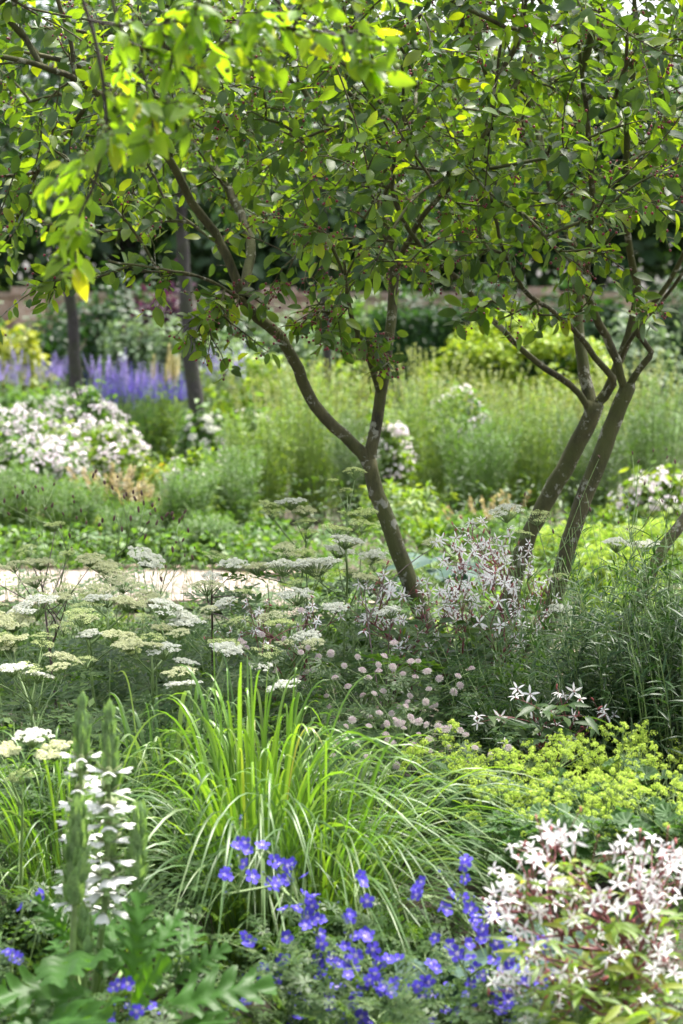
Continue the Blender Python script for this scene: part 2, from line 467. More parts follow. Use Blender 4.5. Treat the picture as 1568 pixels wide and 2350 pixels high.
M['purewhite'] = petal('white_lip', (0.84, 0.84, 0.83), (0.88, 0.88, 0.88))
M['cream'] = petal("cream_floret", (0.54, 0.57, 0.30), (0.68, 0.69, 0.46))
M['limefl'] = petal("green_floret", (0.50, 0.60, 0.22), (0.64, 0.70, 0.34))
M['gill'] = petal("pink_white_petal", (0.86, 0.82, 0.83), (0.90, 0.89, 0.89))
M['pinkbl'] = petal('pale_pink_blossom', (0.80, 0.66, 0.74), (0.88, 0.82, 0.86))
M['calyx'] = plain("red_calyx", (0.34, 0.08, 0.08), 0.5)
M['gillleaf'] = leafmat("trifoliate_leaf", [(0, (0.034, 0.075, 0.023)), (0.7, (0.052, 0.104, 0.029)), (1, (0.075, 0.126, 0.029))], (2.2, 2.1, 0.6), 0.36)
M['gillyel'] = leafmat("yellow_green_leaf", [(0, (0.098, 0.180, 0.025)), (0.7, (0.164, 0.254, 0.033)), (0.96, (0.262, 0.295, 0.041)), (1, (0.287, 0.164, 0.041))], (1.8, 1.8, 0.6), 0.4)
M['geran'] = petal("violet_petal", (0.034, 0.03, 0.38), (0.12, 0.085, 0.64), 0.35)
M['geraneye'] = petal("pale_flower_eye", (0.70, 0.62, 0.82))
M['geranleaf'] = leafmat("cut_leaf", [(0, (0.034, 0.081, 0.020)), (0.7, (0.057, 0.115, 0.029)), (1, (0.086, 0.143, 0.034))], (1.9, 2.0, 0.7), 0.36, 0.6, 0.25)
M['grass'] = leafmat("grass_blade", [(0, (0.072, 0.158, 0.025)), (0.5, (0.122, 0.238, 0.036)), (0.95, (0.187, 0.302, 0.050)), (0.975, (0.20, 0.29, 0.05)), (1, (0.34, 0.27, 0.11))], (1.8, 1.8, 0.6), 0.4, 0.38, 0.5, 5)
M['palegrass'] = leafmat("pale_grass_blade", [(0, (0.065, 0.137, 0.040)), (0.6, (0.108, 0.194, 0.061)), (1, (0.173, 0.238, 0.094))], (1.6, 1.7, 0.7), 0.33, 0.42, 0.45, 5)
M['alch'] = leafmat("scalloped_leaf", [(0, (0.040, 0.097, 0.026)), (1, (0.069, 0.138, 0.046))], (1.8, 1.9, 0.7), 0.34, 0.6, 0.3)
M['froth'] = petal("chartreuse_floret", (0.40, 0.55, 0.07), (0.54, 0.66, 0.13), 0.4)
M['amson'] = leafmat("willow_leaf", [(0, (0.018, 0.048, 0.016)), (0.6, (0.034, 0.078, 0.025)), (1, (0.061, 0.119, 0.037))], (1.8, 2.0, 0.7), 0.28, 0.42, 0.35)
M['acanleaf'] = leafmat("glossy_jagged_leaf", [(0, (0.028, 0.087, 0.014)), (1, (0.049, 0.126, 0.021))], (2.8, 2.6, 0.35), 0.38, 0.48, 0.22, 9)
M['bract'] = leafmat("green_bract", [(0, (0.13, 0.25, 0.08)), (1, (0.24, 0.36, 0.15))], (1.7, 1.7, 0.7), 0.3)
M['hood'] = petal("purple_green_hood", (0.22, 0.28, 0.13), (0.27, 0.26, 0.16))
M['hosta'] = leafmat("blue_green_ribbed_leaf", [(0, (0.035, 0.081, 0.059)), (1, (0.063, 0.112, 0.091))], (1.3, 1.8, 0.9), 0.25, 0.62, 0.25)
M['astr'] = petal("pale_bract", (0.56, 0.62, 0.44), (0.72, 0.72, 0.62))
M['pin'] = petal("dusky_pink_floret", (0.58, 0.44, 0.50), (0.74, 0.66, 0.68))
M['bob'] = plain("maroon_bobble", (0.13, 0.075, 0.06), 0.8, 0.5, 200)
M['bobtop'] = petal("pink_bobble_top", (0.58, 0.30, 0.42), (0.64, 0.42, 0.50))
M['bright'] = leafmat("bright_leaf", [(0, (0.094, 0.175, 0.024)), (0.7, (0.155, 0.242, 0.034)), (1, (0.222, 0.282, 0.040))], (1.8, 1.8, 0.6), 0.4)
M['midgreen'] = leafmat("mid_green_leaf", [(0, (0.054, 0.121, 0.027)), (0.7, (0.088, 0.168, 0.037)), (1, (0.134, 0.215, 0.047))], (1.8, 1.9, 0.6), 0.38)
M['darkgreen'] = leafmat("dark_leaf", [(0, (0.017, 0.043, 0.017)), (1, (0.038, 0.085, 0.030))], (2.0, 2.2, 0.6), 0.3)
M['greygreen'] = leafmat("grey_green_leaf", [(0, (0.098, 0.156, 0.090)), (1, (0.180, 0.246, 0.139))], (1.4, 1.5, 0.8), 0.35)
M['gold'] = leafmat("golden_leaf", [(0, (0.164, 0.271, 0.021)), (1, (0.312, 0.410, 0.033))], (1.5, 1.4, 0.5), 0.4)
M['yellow'] = leafmat("yellow_leaf", [(0, (0.19, 0.25, 0.025)), (1, (0.33, 0.35, 0.03))], (1.3, 1.2, 0.5), 0.4)
M['purple'] = leafmat("purple_leaf", [(0, (0.035, 0.012, 0.03)), (1, (0.07, 0.02, 0.05))], (2.0, 1.0, 1.5), 0.3)
M['beige'] = leafmat("beige_plume", [(0, (0.34, 0.31, 0.17)), (1, (0.48, 0.41, 0.28))], (1.3, 1.2, 0.8), 0.4)
M['salvia'] = petal("violet_spike", (0.17, 0.09, 0.66), (0.27, 0.16, 0.80))
M['mauve'] = petal("mauve_spike", (0.36, 0.28, 0.68), (0.48, 0.38, 0.74))
M['lupin'] = petal("pale_yellow_spike", (0.74, 0.66, 0.34), (0.80, 0.74, 0.46))
M['seed'] = leafmat("seed_stem", [(0, (0.180, 0.246, 0.074)), (1, (0.344, 0.377, 0.148))], (1.4, 1.4, 0.7), 0.35)
M['soil'] = plain("soil", (0.055, 0.042, 0.028), 0.95, 0.5, 18)
M['meadow'] = plain("lawn_turf", (0.11, 0.19, 0.05), 0.9, 0.35, 9)
M['gravel'] = plain("pale_gravel", (0.25, 0.205, 0.175), 0.95, 0.35, 38)
M['edge'] = plain("edging_brick", (0.30, 0.22, 0.18), 0.9, 0.3, 25)
M['litter'] = leafmat('leaf_litter', [(0, (0.10, 0.07, 0.035)), (0.6, (0.20, 0.15, 0.07)), (1, (0.14, 0.17, 0.05))], (1.2, 1.1, 0.7), 0.2)
M['orange'] = leafmat("orange_tinted_leaf", [(0, (0.131, 0.213, 0.033)), (0.7, (0.230, 0.295, 0.041)), (1, (0.410, 0.246, 0.041))], (1.7, 1.7, 0.6), 0.4)

def brickmat():
    m, nt, p, out = nodes_of("old_brickwork")
    tex = nt.nodes.new("ShaderNodeTexCoord"); mp = nt.nodes.new("ShaderNodeMapping"); mp.inputs["Rotation"].default_value = (math.pi / 2, 0, 0)
    nt.links.new(tex.outputs["Object"], mp.inputs[0])
    b = nt.nodes.new("ShaderNodeTexBrick"); b.inputs["Scale"].default_value = 1.0
    b.inputs["Brick Width"].default_value = 0.23; b.inputs["Row Height"].default_value = 0.075; b.inputs["Mortar Size"].default_value = 0.006
    b.inputs["Color1"].default_value = (0.30, 0.17, 0.14, 1); b.inputs["Color2"].default_value = (0.42, 0.28, 0.24, 1); b.inputs["Mortar"].default_value = (0.45, 0.40, 0.35, 1)
    nt.links.new(mp.outputs[0], b.inputs["Vector"])
    nz = nt.nodes.new("ShaderNodeTexNoise"); nz.inputs["Scale"].default_value = 2.2; nz.inputs["Detail"].default_value = 6
    nt.links.new(tex.outputs["Object"], nz.inputs["Vector"])
    mr = nt.nodes.new("ShaderNodeMapRange"); mr.inputs[1].default_value = 0.3; mr.inputs[2].default_value = 0.7; mr.inputs[3].default_value = 0.7; mr.inputs[4].default_value = 1.3
    nt.links.new(nz.outputs[0], mr.inputs[0])
    mu = nt.nodes.new("ShaderNodeVectorMath"); mu.operation = 'SCALE'
    nt.links.new(b.outputs[0], mu.inputs[0]); nt.links.new(mr.outputs[0], mu.inputs["Scale"])
    nt.links.new(mu.outputs[0], p.inputs["Base Color"]); p.inputs["Roughness"].default_value = 0.9
    return m
M['brick'] = brickmat()

# ---------------------------------------------------------------- plant builders
def scatter(mb, tpls, P, D, N, S, mat=0):
    k = rng.integers(0, len(tpls), len(P))
    R = frames(D, N); S = np.asarray(S)
    for i, T in enumerate(tpls):
        s = k == i
        if s.any():
            T2 = T if not mat else (T[0], [(f, mat) for f, _ in T[1]])
            mb.inst(T2, R[s], S[s], P[s])
def cloud(mb, c, rad, n, clumps, L, tpls, tight=0.26, shell=0.45, upw=0.5, floor=0.02, mat=0, droop=0.25):
    """leaves gathered in clumps through an ellipsoid: gaps between the clumps stay open"""
    c, rad = np.asarray(c, float), np.asarray(rad, float)
    u = rdir(clumps) * (rng.random((clumps, 1)) ** shell)
    k = rng.integers(0, clumps, n)
    off = rng.normal(size=(n, 3)) * tight
    q = u[k] * (1 - tight * 0.6) + off
    P = c + q * rad
    keep = P[:, 2] > floor
    P, q, off = P[keep], q[keep], off[keep]
    out = nrm(q * 0.6 + nrm(off) * 0.8)
    N = nrm(out * 0.6 + UP * upw + rng.normal(size=P.shape) * 0.45)
    D = nrm(np.cross(N, rdir(len(P))) + out * 0.35 - UP * droop)
    scatter(mb, tpls, P, D, N, L * rng.uniform(0.65, 1.25, len(P)), mat)
def woody(mb, base, c, rad, r, n=7, mat=0):
    base, c, rad = np.asarray(base, float), np.asarray(c, float), np.asarray(rad, float)
    e = c + rdir(n) * rad * np.array([0.7, 0.7, 0.5]) + UP * rad[2] * 0.2
    m = base + (e - base) * np.array([0.25, 0.25, 0.6])
    P = bez(np.tile(base, (n, 1)) + rng.normal(size=(n, 3)) * np.array([r, r, 0]), m, e, 8)
    mb.tubes(P, np.linspace(r, r * 0.25, 8)[None] * rng.uniform(0.6, 1, (n, 1)), 5, mat)
def shrub(name, label, cat, dx, dy_top, Y, wD, leafm, n, L, tpls=None, group=None, z0=0.0, clumps=40, depth=0.8, tight=0.2, stem='twig', base_dy=None, shell=0.45, upw=0.5, droop=0.25):
    """a bush whose crown's top shows at dy_top and which is wD wide in the picture's measure"""
    top = at(dx, dy_top, Y); rx = size(wD, Y) / 2; h = top[2] - z0
    c = np.array([top[0], Y, z0 + h * 0.48]); rad = np.array([rx, rx * depth, h * 0.5])
    root = thing(name, label, cat, (top[0], Y, z0), group)
    mb = MB(); cloud(mb, c, rad, n, clumps, L, tpls or OVAL, tight=tight, floor=z0 + 0.01, shell=shell, upw=upw, droop=droop)
    part('foliage', mb, M[leafm], root)
    mb = MB(); woody(mb, (top[0], Y, z0), c, rad, min(0.02 + 0.012 * h, 0.05)); part('stem', mb, M[stem], root)
    return root, c, rad
def surface(c, rad, n, lo=-0.2, front=True):
    """points over the top and the near side of a crown"""
    u = rdir(n * 6); u = u[(u[:, 2] > lo)]
    if front: u = u[(u[:, 1] < 0.35)]
    u = u[:n]
    return np.asarray(c) + u * np.asarray(rad) * rng.uniform(0.85, 1.1, (len(u), 1)), u
def stemmy(mb, B, H, spread, n, leafL, per, tpls, stem_r=0.0022, t0=0.15, arch=0.3, leaf_mat=0, stem_mat=1, up=0.55, lean=None):
    """upright stems from around B clothed in leaves; returns the tops"""
    B = np.asarray(B, float)
    a = rng.uniform(0, 2 * math.pi, n); r = np.sqrt(rng.random(n))
    dirs = np.stack([np.cos(a), np.sin(a), 0 * a], 1) * r[:, None]
    Bp = B + dirs * np.asarray(spread)[..., None] * 0.55 if np.ndim(spread) == 0 else B + dirs * np.array([spread[0], spread[1], 0]) * 0.7
    sp = spread if np.ndim(spread) == 0 else min(spread)
    h = H * rng.uniform(0.72, 1.08, n)
    T = Bp + dirs * sp * 0.6 + UP * h[:, None] + rng.normal(size=(n, 3)) * np.array([0.05, 0.05, 0.0]) * H
    if lean is not None: T = T + np.asarray(lean) * h[:, None]
    C = Bp + UP * h[:, None] * 0.6 + dirs * sp * arch * 0.3
    P = bez(Bp, C, T, 9)
    mb.tubes(P, np.linspace(1, 0.45, 9)[None] * stem_r * np.ones((n, 1)), 4, stem_mat)
    t = rng.uniform(t0, 1, (n, per)); t = np.sort(t, 1)
    f = t * 8; i = np.minimum(f.astype(int), 7); w = (f - i)[..., None]
    rows = np.arange(n)[:, None]
    Q = P[rows, i] * (1 - w) + P[rows, i + 1] * w; tg = nrm(P[rows, i + 1] - P[rows, i])
    Q = Q.reshape(-1, 3); tg = tg.reshape(-1, 3)
    side = nrm(np.cross(tg, rdir(len(Q))))
    D = nrm(tg * up + side + rng.normal(size=Q.shape) * 0.12); N = nrm(tg + side * -0.3 + rng.normal(size=Q.shape) * 0.2)
    scatter(mb, tpls, Q, D, N, leafL * rng.uniform(0.6, 1.15, len(Q)) * (1.1 - 0.45 * t.reshape(-1)), leaf_mat)
    return T
def face_cam(m, up=0.6, cam_w=0.6, rnd=0.5):
    return nrm(UP * up + np.array([0, -1.0, 0]) * cam_w + rng.normal(size=(m, 3)) * rnd)

# ---------------------------------------------------------------- flower meshes
def cloud_flat(T):  # a flower's axis is +Z; put() lays +Z along N
    return T
def fm(name, T, mats):
    mb = MB(); mb.inst(T, eye(1), np.ones(1), np.zeros((1, 3)))
    return mb.mesh(name, mats)
PET5 = leaf(4, 0.40, 0.9, 0.28, 0.10, 0.1)
geran_me = []
for k in range(3):
    geran_me.append(fm('cranesbill_flower', merge(
        radial(PET5, 5, 0.22 + 0.12 * k, 0.05, 0, 0.5, 0, k, 0.08),
        radial(leaf(2, 0.2, 0.6, 0.6, 0.1, 0), 5, 0.4, 0.0, 0.035, 0.2, 1, k, 0.05),
        (BALL, eye(1), np.array([[0.035, 0.035, 0.09]]), np.array([[0, 0, 0.1]]), 1),
        radial(leaf(2, 0.16, 0.6, 0.8, 0.1, 0.0), 5, -0.2, 0.0, -0.03, 0.26, 2, 0.6, 0.05)), [M['geran'], M['geraneye'], M['gstem']]))
gill_me = []
for k in range(4):
    g_it = [radial(leaf(4, 0.13, 0.8, 0.8, 0.15, 0.15 + 0.12 * k), 5, 0.1 + 0.15 * (k % 3), 0.02, 0, 0.55, 0, k, 0.16),
            (leaf(3, 0.3, 0.4, 0.5, 0.6, 0.0), frames(np.array([[0, 0, -1.0], [0, 0, -1.0], [0, 0, -1]]), np.array([[1.0, 0, 0], [-0.5, 0.8, 0], [-0.5, -0.8, 0]])), np.full(3, 0.26), np.zeros((3, 3)) + np.array([0, 0, 0.03]), 1),
            (BALL, eye(1), np.array([[0.05, 0.05, 0.11]]), np.array([[0, 0, -0.09]]), 1)]
    gill_me.append(fm('star_flower', merge(*g_it), [M['gill'], M['calyx']]))
gbud = fm('flower_bud', merge((BALL, eye(1), np.array([[0.07, 0.07, 0.2]]), np.zeros((1, 3)), 0)), [M['calyx']])
ebud = fm('flower_bud', merge((BALL, eye(1), np.array([[0.10, 0.10, 0.2]]), np.zeros((1, 3)), 0), (leaf(2, 0.16, 0.6, 0.8, 0.1, 0.0), frames(rdir(5) * 0.6 + UP, rdir(5)), np.full(5, 0.3), np.zeros((5, 3)), 0),
    (BALL, eye(1), np.array([[0.06, 0.06, 0.1]]), np.array([[0, 0, 0.2]]), 1)), [M['gstem'], M['geran']])
def umbel(nr, nf, mats, dens=1.0, dome=0.12):
    g = rng; it = []
    u = np.sqrt((np.arange(nr) + 0.5) / nr); a = np.arange(nr) * 2.39996 + g.normal(size=nr) * 0.22
    rr = u * 0.43 * (1 + g.normal(size=nr) * 0.07) * (1 + 0.09 * np.cos(a * 2 + g.uniform(0, 6))); C = np.stack([np.cos(a) * rr, np.sin(a) * rr, dome * (1 - u ** 2) + g.normal(size=nr) * 0.02], 1)
    hub = np.array([0, 0, -0.26])
    d = C - hub; Ld = np.linalg.norm(d, axis=1)
    sp = stick(0.009, 1.0)
    it.append((sp, frames(d, np.tile([0.3, 0.1, 1.0], (nr, 1))), np.stack([np.ones(nr), Ld, np.ones(nr)], 1), np.tile(hub, (nr, 1)), 1))
    # umbellets: small domes of florets
    k = np.repeat(np.arange(nr), nf); b = np.tile(np.arange(nf) * 2.39996, nr) + k; s = np.tile(np.sqrt((np.arange(nf) + 0.5) / nf), nr)
    ur = 0.40 / math.sqrt(nr) * 1.12
    F = C[k] + np.stack([np.cos(b) * s * ur, np.sin(b) * s * ur, 0.045 * (1 - s ** 2)], 1) + g.normal(size=(len(k), 3)) * 0.006
    Nn = nrm(np.stack([np.cos(b) * s * 0.7, np.sin(b) * s * 0.7, np.ones(len(k))], 1) + g.normal(size=(len(k), 3)) * 0.25)
    fl = merge(radial(leaf(2, 0.34, 0.7, 0.4, 0.1, 0.0), 5, 0.15, 0, 0, 1.0, 0))
    it.append((fl, frames(np.cross(Nn, rdir(len(k))), Nn), np.full(len(k), 0.036) * dens, F, 0))
    kk = np.arange(0, len(k), 2)
    dd = F[kk] - (C[k[kk]] - UP * 0.04)
    it.append((leaf(1, 0.06, 0.1, 0.1, 0.0, 0.0), frames(dd, rdir(len(kk))), np.linalg.norm(dd, axis=1), C[k[kk]] - UP * 0.04, 1))
    return fm('flower_head', merge(*it), mats)
def umbel_set(col, rays, dens, domes):
    return [umbel(int(r), 20, [M[col], M['gstem']], dens * f, d) for r, f, d in zip(rays, (1.0, 0.92, 1.05, 0.88), domes)]
UM = {'w': umbel_set('white', (34, 27, 30, 22), 0.95, (0.07, 0.12, 0.04, 0.15)),
      'c': umbel_set('cream', (32, 24, 28, 20), 0.9, (0.06, 0.11, 0.03, 0.14)),
      'g': umbel_set('limefl', (18, 16, 21, 14), 0.75, (0.1, 0.14, 0.05, 0.18))}
def pincushion():
    n = 34; z = 1 - np.arange(n) / n * 0.95; a = np.arange(n) * 2.39996; s = np.sqrt(1 - z * z)
    d = np.stack([np.cos(a) * s, np.sin(a) * s, z], 1)
    return merge(radial(leaf(3, 0.15, 0.7, 1.0, 0.15, 0.1), 15, 0.55, 0.03, 0, 0.5, 0, 0, 0.06),
                 (leaf(2, 0.05, 0.3, 0.4, 0.1, 0), frames(d, rdir(n)), np.full(n, 0.30), np.zeros((n, 3)), 1),
                 (BALL, eye(n), np.full((n, 3), 0.055), d * 0.34 + UP * 0.08, 1))
astr_me = [fm('pincushion_flower', pincushion(), [M['astr'], M['pin']]) for _ in range(2)]
def frothy():
    P, N = [], []
    for q in range(7):
        c = rng.normal(size=3) * np.array([0.33, 0.33, 0.24]) + np.array([0, 0, 0.1])
        for _ in range(16):
            d = rdir(1)[0]; d[2] = abs(d[2]) * 0.9 - 0.1
            P.append(c + d * rng.uniform(0.07, 0.17)); N.append(d)
    P, N = np.array(P), np.array(N)
    fl = merge(radial(leaf(2, 0.36, 0.6, 0.5, 0.1, -0.1), 4, 0.3, 0, 0, 1.0, 0))
    base = np.tile(np.array([[0, 0, -0.35]]), (7, 1)); e = P[::16]
    return merge((fl, frames(np.cross(N, rdir(len(P))), N), rng.uniform(0.05, 0.075, len(P)), P, 0),
                 (stick(0.012, 1.0), frames(e - base, rdir(7)), np.stack([np.ones(7), np.linalg.norm(e - base, axis=1), np.ones(7)], 1), base, 1))
froth_me = [fm('flower_spray', frothy(), [M['froth'], M['gstem']]) for _ in range(4)]
bob_me = [fm('bobble_flower', merge((ball(7, 6), eye(1), np.array([[0.26, 0.26, 0.62]]), np.zeros((1, 3)), 0)), [M['bob']]),
          fm('bobble_flower', merge((ball(7, 6), eye(1), np.array([[0.30, 0.30, 0.5]]), np.zeros((1, 3)), 0),
                                    (leaf(1, 0.1, 0.3, 0.3, 0, 0), frames(rdir(40) + UP * 0.7, rdir(40)), np.full(40, 0.42), np.tile([[0, 0, 0.2]], (40, 1)), 1)), [M['bob'], M['bobtop']])]
def spire(n=70, w=0.09, top=0.25):
    t = np.linspace(0, 1, n); a = np.arange(n) * 2.39996
    D = np.stack([np.cos(a), np.sin(a), 0.35 + 0 * a], 1)
    P = np.stack([0 * t, 0 * t, t], 1)
    return merge((leaf(2, 0.4, 0.6, 0.5, 0.1, 0.2), frames(D, np.tile(UP, (n, 1))), w * (1.1 - (1 - top) * t), P, 0),
                 (stick(0.008, 1.0), frames(np.array([[0, 0, 1.0]]), np.array([[1.0, 0, 0]])), np.ones(1), np.array([[0, 0, -0.3]]), 1))
salv_me = fm('flower_spike', spire(), [M['salvia'], M['gstem']])
mauv_me = fm('flower_spike', spire(60, 0.12, 0.4), [M['mauve'], M['gstem']])
lup_me = fm('flower_spike', spire(80, 0.16, 0.35), [M['lupin'], M['gstem']])
blos_me = fm('blossom', merge(radial(PET5, 5, 0.25, 0.05, 0, 0.5, 0, 0, 0.1)), [M['gill']])
sclu = rdir(9) * np.array([0.5, 0.5, 0.35])
spray_me = [fm('blossom_spray', merge((merge(radial(PET5, 5, 0.25, 0.04, 0, 0.5, 0)), frames(np.cross(nrm(sclu + UP * 0.5), rdir(9)), nrm(sclu + UP * 0.5)), np.full(9, 0.26), sclu * sc_, 0)), [M['pinkbl']]) for sc_ in (0.9, 1.15)]
wclu = rdir(16); wclu[:, 2] = np.abs(wclu[:, 2])
clust_me = fm('flower_cluster', merge((merge(radial(PET5, 5, 0.2, 0.03, 0, 0.5, 0)), frames(np.cross(wclu, rdir(16)), wclu), np.full(16, 0.55), wclu * 0.45, 0)), [M['gill']])

# ---------------------------------------------------------------- the setting: soil, path, lawn
def sheet(name, x0, x1, y0, y1, z, mat, kind='structure', nx=60, ny=60, bump=0.0):
    X, Yv = np.meshgrid(np.linspace(x0, x1, nx + 1), np.linspace(y0, y1, ny + 1))
    Z = z + bump * (np.sin(X * 1.7 + 0.6 * Yv) + np.sin(Yv * 2.3 - X)) / 2
    i, j = np.meshgrid(np.arange(ny), np.arange(nx), indexing='ij'); k = (i * (nx + 1) + j).ravel()
    mb = MB(); mb.add(np.stack([X, Yv, Z], -1).reshape(-1, 3), np.stack([k, k + 1, k + nx + 2, k + nx + 1], 1))
    return solo(name, mb, mat, kind=kind)
sheet('ground', -150, 150, -20, 300, -0.03, M['soil'], nx=40, ny=40)
sheet('bed_soil', -6, 6, 1.5, 9.0, 0.0, M['soil'], bump=0.02)
sheet('lawn', -9, 9, 31, 43.5, 0.01, M['meadow'])
xs = np.linspace(-7, 7, 90)
mb = MB()
def far_edge(x): return 13.9 - 2.6 / (1 + np.exp(-(x + 0.15) * 6)) - 0.4 * np.clip(x, 0, 9)
def near_edge(x): return 12.3 - 1.6 / (1 + np.exp(-(x + 0.15) * 6)) - 0.4 * np.clip(x, 0, 9)
far, near = far_edge(xs), near_edge(xs)
V = np.stack([np.stack([xs, near, 0 * xs + 0.02], 1), np.stack([xs, (near + far) / 2, 0 * xs + 0.045], 1), np.stack([xs, far, 0 * xs + 0.02], 1)], 1).reshape(-1, 3)
i = np.arange(89) * 3
mb.add(V, np.concatenate([np.stack([i, i + 3, i + 4, i + 1], 1), np.stack([i + 1, i + 4, i + 5, i + 2], 1)]))
solo('gravel_path', mb, M['gravel'], kind='structure')
mb = MB(); n = 5000
x = rng.uniform(-4.5, 4, n); t = rng.random(n); e = np.minimum(t, 1 - t)
y = near_edge(x) + t * (far_edge(x) - near_edge(x)); k = rng.random(n) < np.exp(-e * 9) + 0.12
P = np.stack([x, y, 0.024 + 0.05 * e], 1)[k]; n = len(P)
N = nrm(UP + rng.normal(size=(n, 3)) * 0.15); scatter(mb, SMALL, P, np.cross(N, rdir(n)), N, rng.uniform(0.015, 0.05, n))
solo('fallen_leaves', mb, M['litter'], 'dry leaf litter strewn over the pale gravel path', 'leaf litter', None, 'stuff')
mb = MB()
for x in np.arange(-4.5, 4.5, 0.225):
    for yy in (far_edge(x) + 0.06, near_edge(x) - 0.06):
        mb.box((x + 0.006, yy - 0.052, 0.0), (x + 0.219, yy + 0.052, 0.035 + rng.normal() * 0.006))
solo('path_edging', mb, M['edge'], kind='structure', smooth=False)

# ---------------------------------------------------------------- garden wall behind
wall = thing('garden_wall', 'long weathered red brick garden wall running behind the borders', 'wall', (0, 45, 0))
mb = MB(); mb.box((-26, 44.85, -0.1), (26, 45.2, 1.86)); part('brickwork', mb, M['brick'], wall, False)
mb = MB(); mb.box((-26, 44.80, 1.86), (26, 45.25, 1.97)); part('coping', mb, M['edge'], wall, False)
for dxp in (70, -420, 640, 1240, 1800):
    x = at(dxp, 700, 44.8)[0]
    mb = MB(); mb.box((x - 0.26, 44.50, -0.1), (x + 0.26, 44.848, 1.9)); mb.box((x - 0.31, 44.45, 1.903), (x + 0.31, 44.79, 2.06)); part('brick_pier', mb, M['brick'], wall, False)

# ---------------------------------------------------------------- far trees behind the wall
def far_tree(x, Y, h, r, label, n=3600, L=0.42, mat='darkgreen', low=1.0):
    root = thing('tree', label, 'tree', (x, Y, 0), 'trees beyond the wall')
    c = np.array([x, Y, (h + low) / 2]); rad = np.array([r, r * 0.8, (h - low) / 2])
    mb = MB(); cloud(mb, c, rad, n, 46, L, OVAL, tight=0.17, floor=0.3); part('crown', mb, M[mat], root)
    mb = MB(); mb.tube(np.array([[x, Y, -0.1], [x + 0.1, Y, h * 0.3], [x, Y, h * 0.75]]), np.array([0.28, 0.2, 0.07]), 8); woody(mb, (x, Y, h * 0.25), c, rad, 0.11, 9)
    part('trunk', mb, M['greybark'], root)
FT = [(-9.2, 53, 7.4, 3.2, 'darkgreen', 'big dark tree behind the wall beyond the end of the yellow bush'),
      (-5.0, 56, 8.0, 3.4, 'darkgreen', 'tall dark tree behind the wall, seen past the slimmer grey trunk'),
      (-1.2, 54, 6.6, 2.8, 'darkgreen', 'dark tree behind the wall, seen through the fork of the leaning tree'),
      (2.2, 57, 7.6, 3.3, 'darkgreen', 'dark tree behind the wall above the low dark hedge'),
      (5.6, 54, 7.8, 3.2, 'darkgreen', 'dark tree behind the wall over the golden dome'),
      (9.4, 56, 8.6, 3.4, 'darkgreen', 'dark tree behind the wall past the several-stemmed tree'),
      (-3.2, 64, 8.0, 3.6, 'midgreen', 'lighter green tree standing behind the row of dark ones, over the salvias'),
      (4.0, 66, 9.0, 3.8, 'midgreen', 'lighter green tree in the second row behind the wall, over the hedge'),
      (10.5, 66, 9.6, 3.8, 'midgreen', 'lighter green tree at the far end of the second row behind the wall'),
      (-11.0, 66, 8.8, 3.8, 'midgreen', 'lighter green tree in the second row behind the wall, over the yellow bush')]
for x, Y, h, r, m_, lb in FT: far_tree(x, Y, h, r, lb, mat=m_)

# ---------------------------------------------------------------- grey-trunked trees in the far border
def border_tree(D, Y, r0, label, cr=1.9, top=5.2, low=2.35, n=3200):
    pts = np.array([at(dx, dy, Y) for dx, dy in D])
    b = pts[0].copy(); b[2] = 0.0
    up = pts[-1] + np.array([0.0, 0, 1.6])
    root = thing('grey_trunk_tree', label, 'tree', tuple(b), 'grey-trunked trees in the far border')
    sk = Skel(); sk.limb(np.vstack([[b - UP * 0.05], pts, [up]]), r0, r0 * 0.55, 0.15, 1.9, wob=0.006)
    c = np.array([up[0], Y, (top + low) / 2]); rad = np.array([cr, cr, (top - low) / 2])
    tips = c + rdir(60) * rad * rng.uniform(0.3, 0.95, (60, 1)); sk.grow(tips, step=0.15)
    mb = MB(); sk.tubes(mb, 0.006, 0.5, 0.06); part('trunk', mb, M['greybark'], root)
    mb = MB(); cloud(mb, c, rad, n, 70, 0.12, OVAL, tight=0.16, floor=low - 0.3, droop=0.4); part('crown', mb, M['darkgreen'], root)
border_tree([(176, 900), (170, 780), (160, 660), (152, 560)], 24.0, 0.075, 'grey trunk rising behind the bush of small pink-white blossoms')
border_tree([(450, 960), (440, 860), (428, 700), (418, 560)], 22.0, 0.076, 'thicker grey trunk standing beside the violet salvias')
border_tree([(755, 950), (751, 850), (747, 740), (742, 600)], 25.0, 0.047, 'thin mottled trunk seen inside the fork of the leaning tree')
border_tree([(1082, 800), (1080, 700), (1078, 600)], 36.0, 0.06, 'distant pale trunk beside the golden dome', 1.8, 5.6, 2.2)

# ---------------------------------------------------------------- shrubs and perennials of the far border
shrub('golden_shrub', 'golden yellow clipped bush below the brick pier', 'shrub', 10, 755, 34, 190, 'yellow', 2600, 0.14, clumps=60)
shrub('dark_climber', 'dark green rose bush with a few pale blooms against the wall', 'shrub', 270, 655, 41, 330, 'darkgreen', 3600, 0.15, clumps=70)
shrub('purple_shrub', 'purple-leaved shrub in front of the brick wall', 'shrub', 385, 665, 39, 170, 'purple', 2600, 0.14, clumps=50)
shrub('green_shrub', 'pale green rounded shrub between the two thicker grey trunks', 'shrub', 300, 715, 33, 150, 'greygreen', 2200, 0.11, group='rounded green shrubs in the far border')
shrub('green_shrub', 'pale green shrub touching the trunk beside the violet salvias', 'shrub', 392, 722, 32, 110, 'greygreen', 1900, 0.11, group='rounded green shrubs in the far border')
shrub('green_shrub', 'soft green shrub just left of the fork, before the pale lawn', 'shrub', 500, 745, 33, 150, 'greygreen', 2000, 0.12, group='rounded green shrubs in the far border')
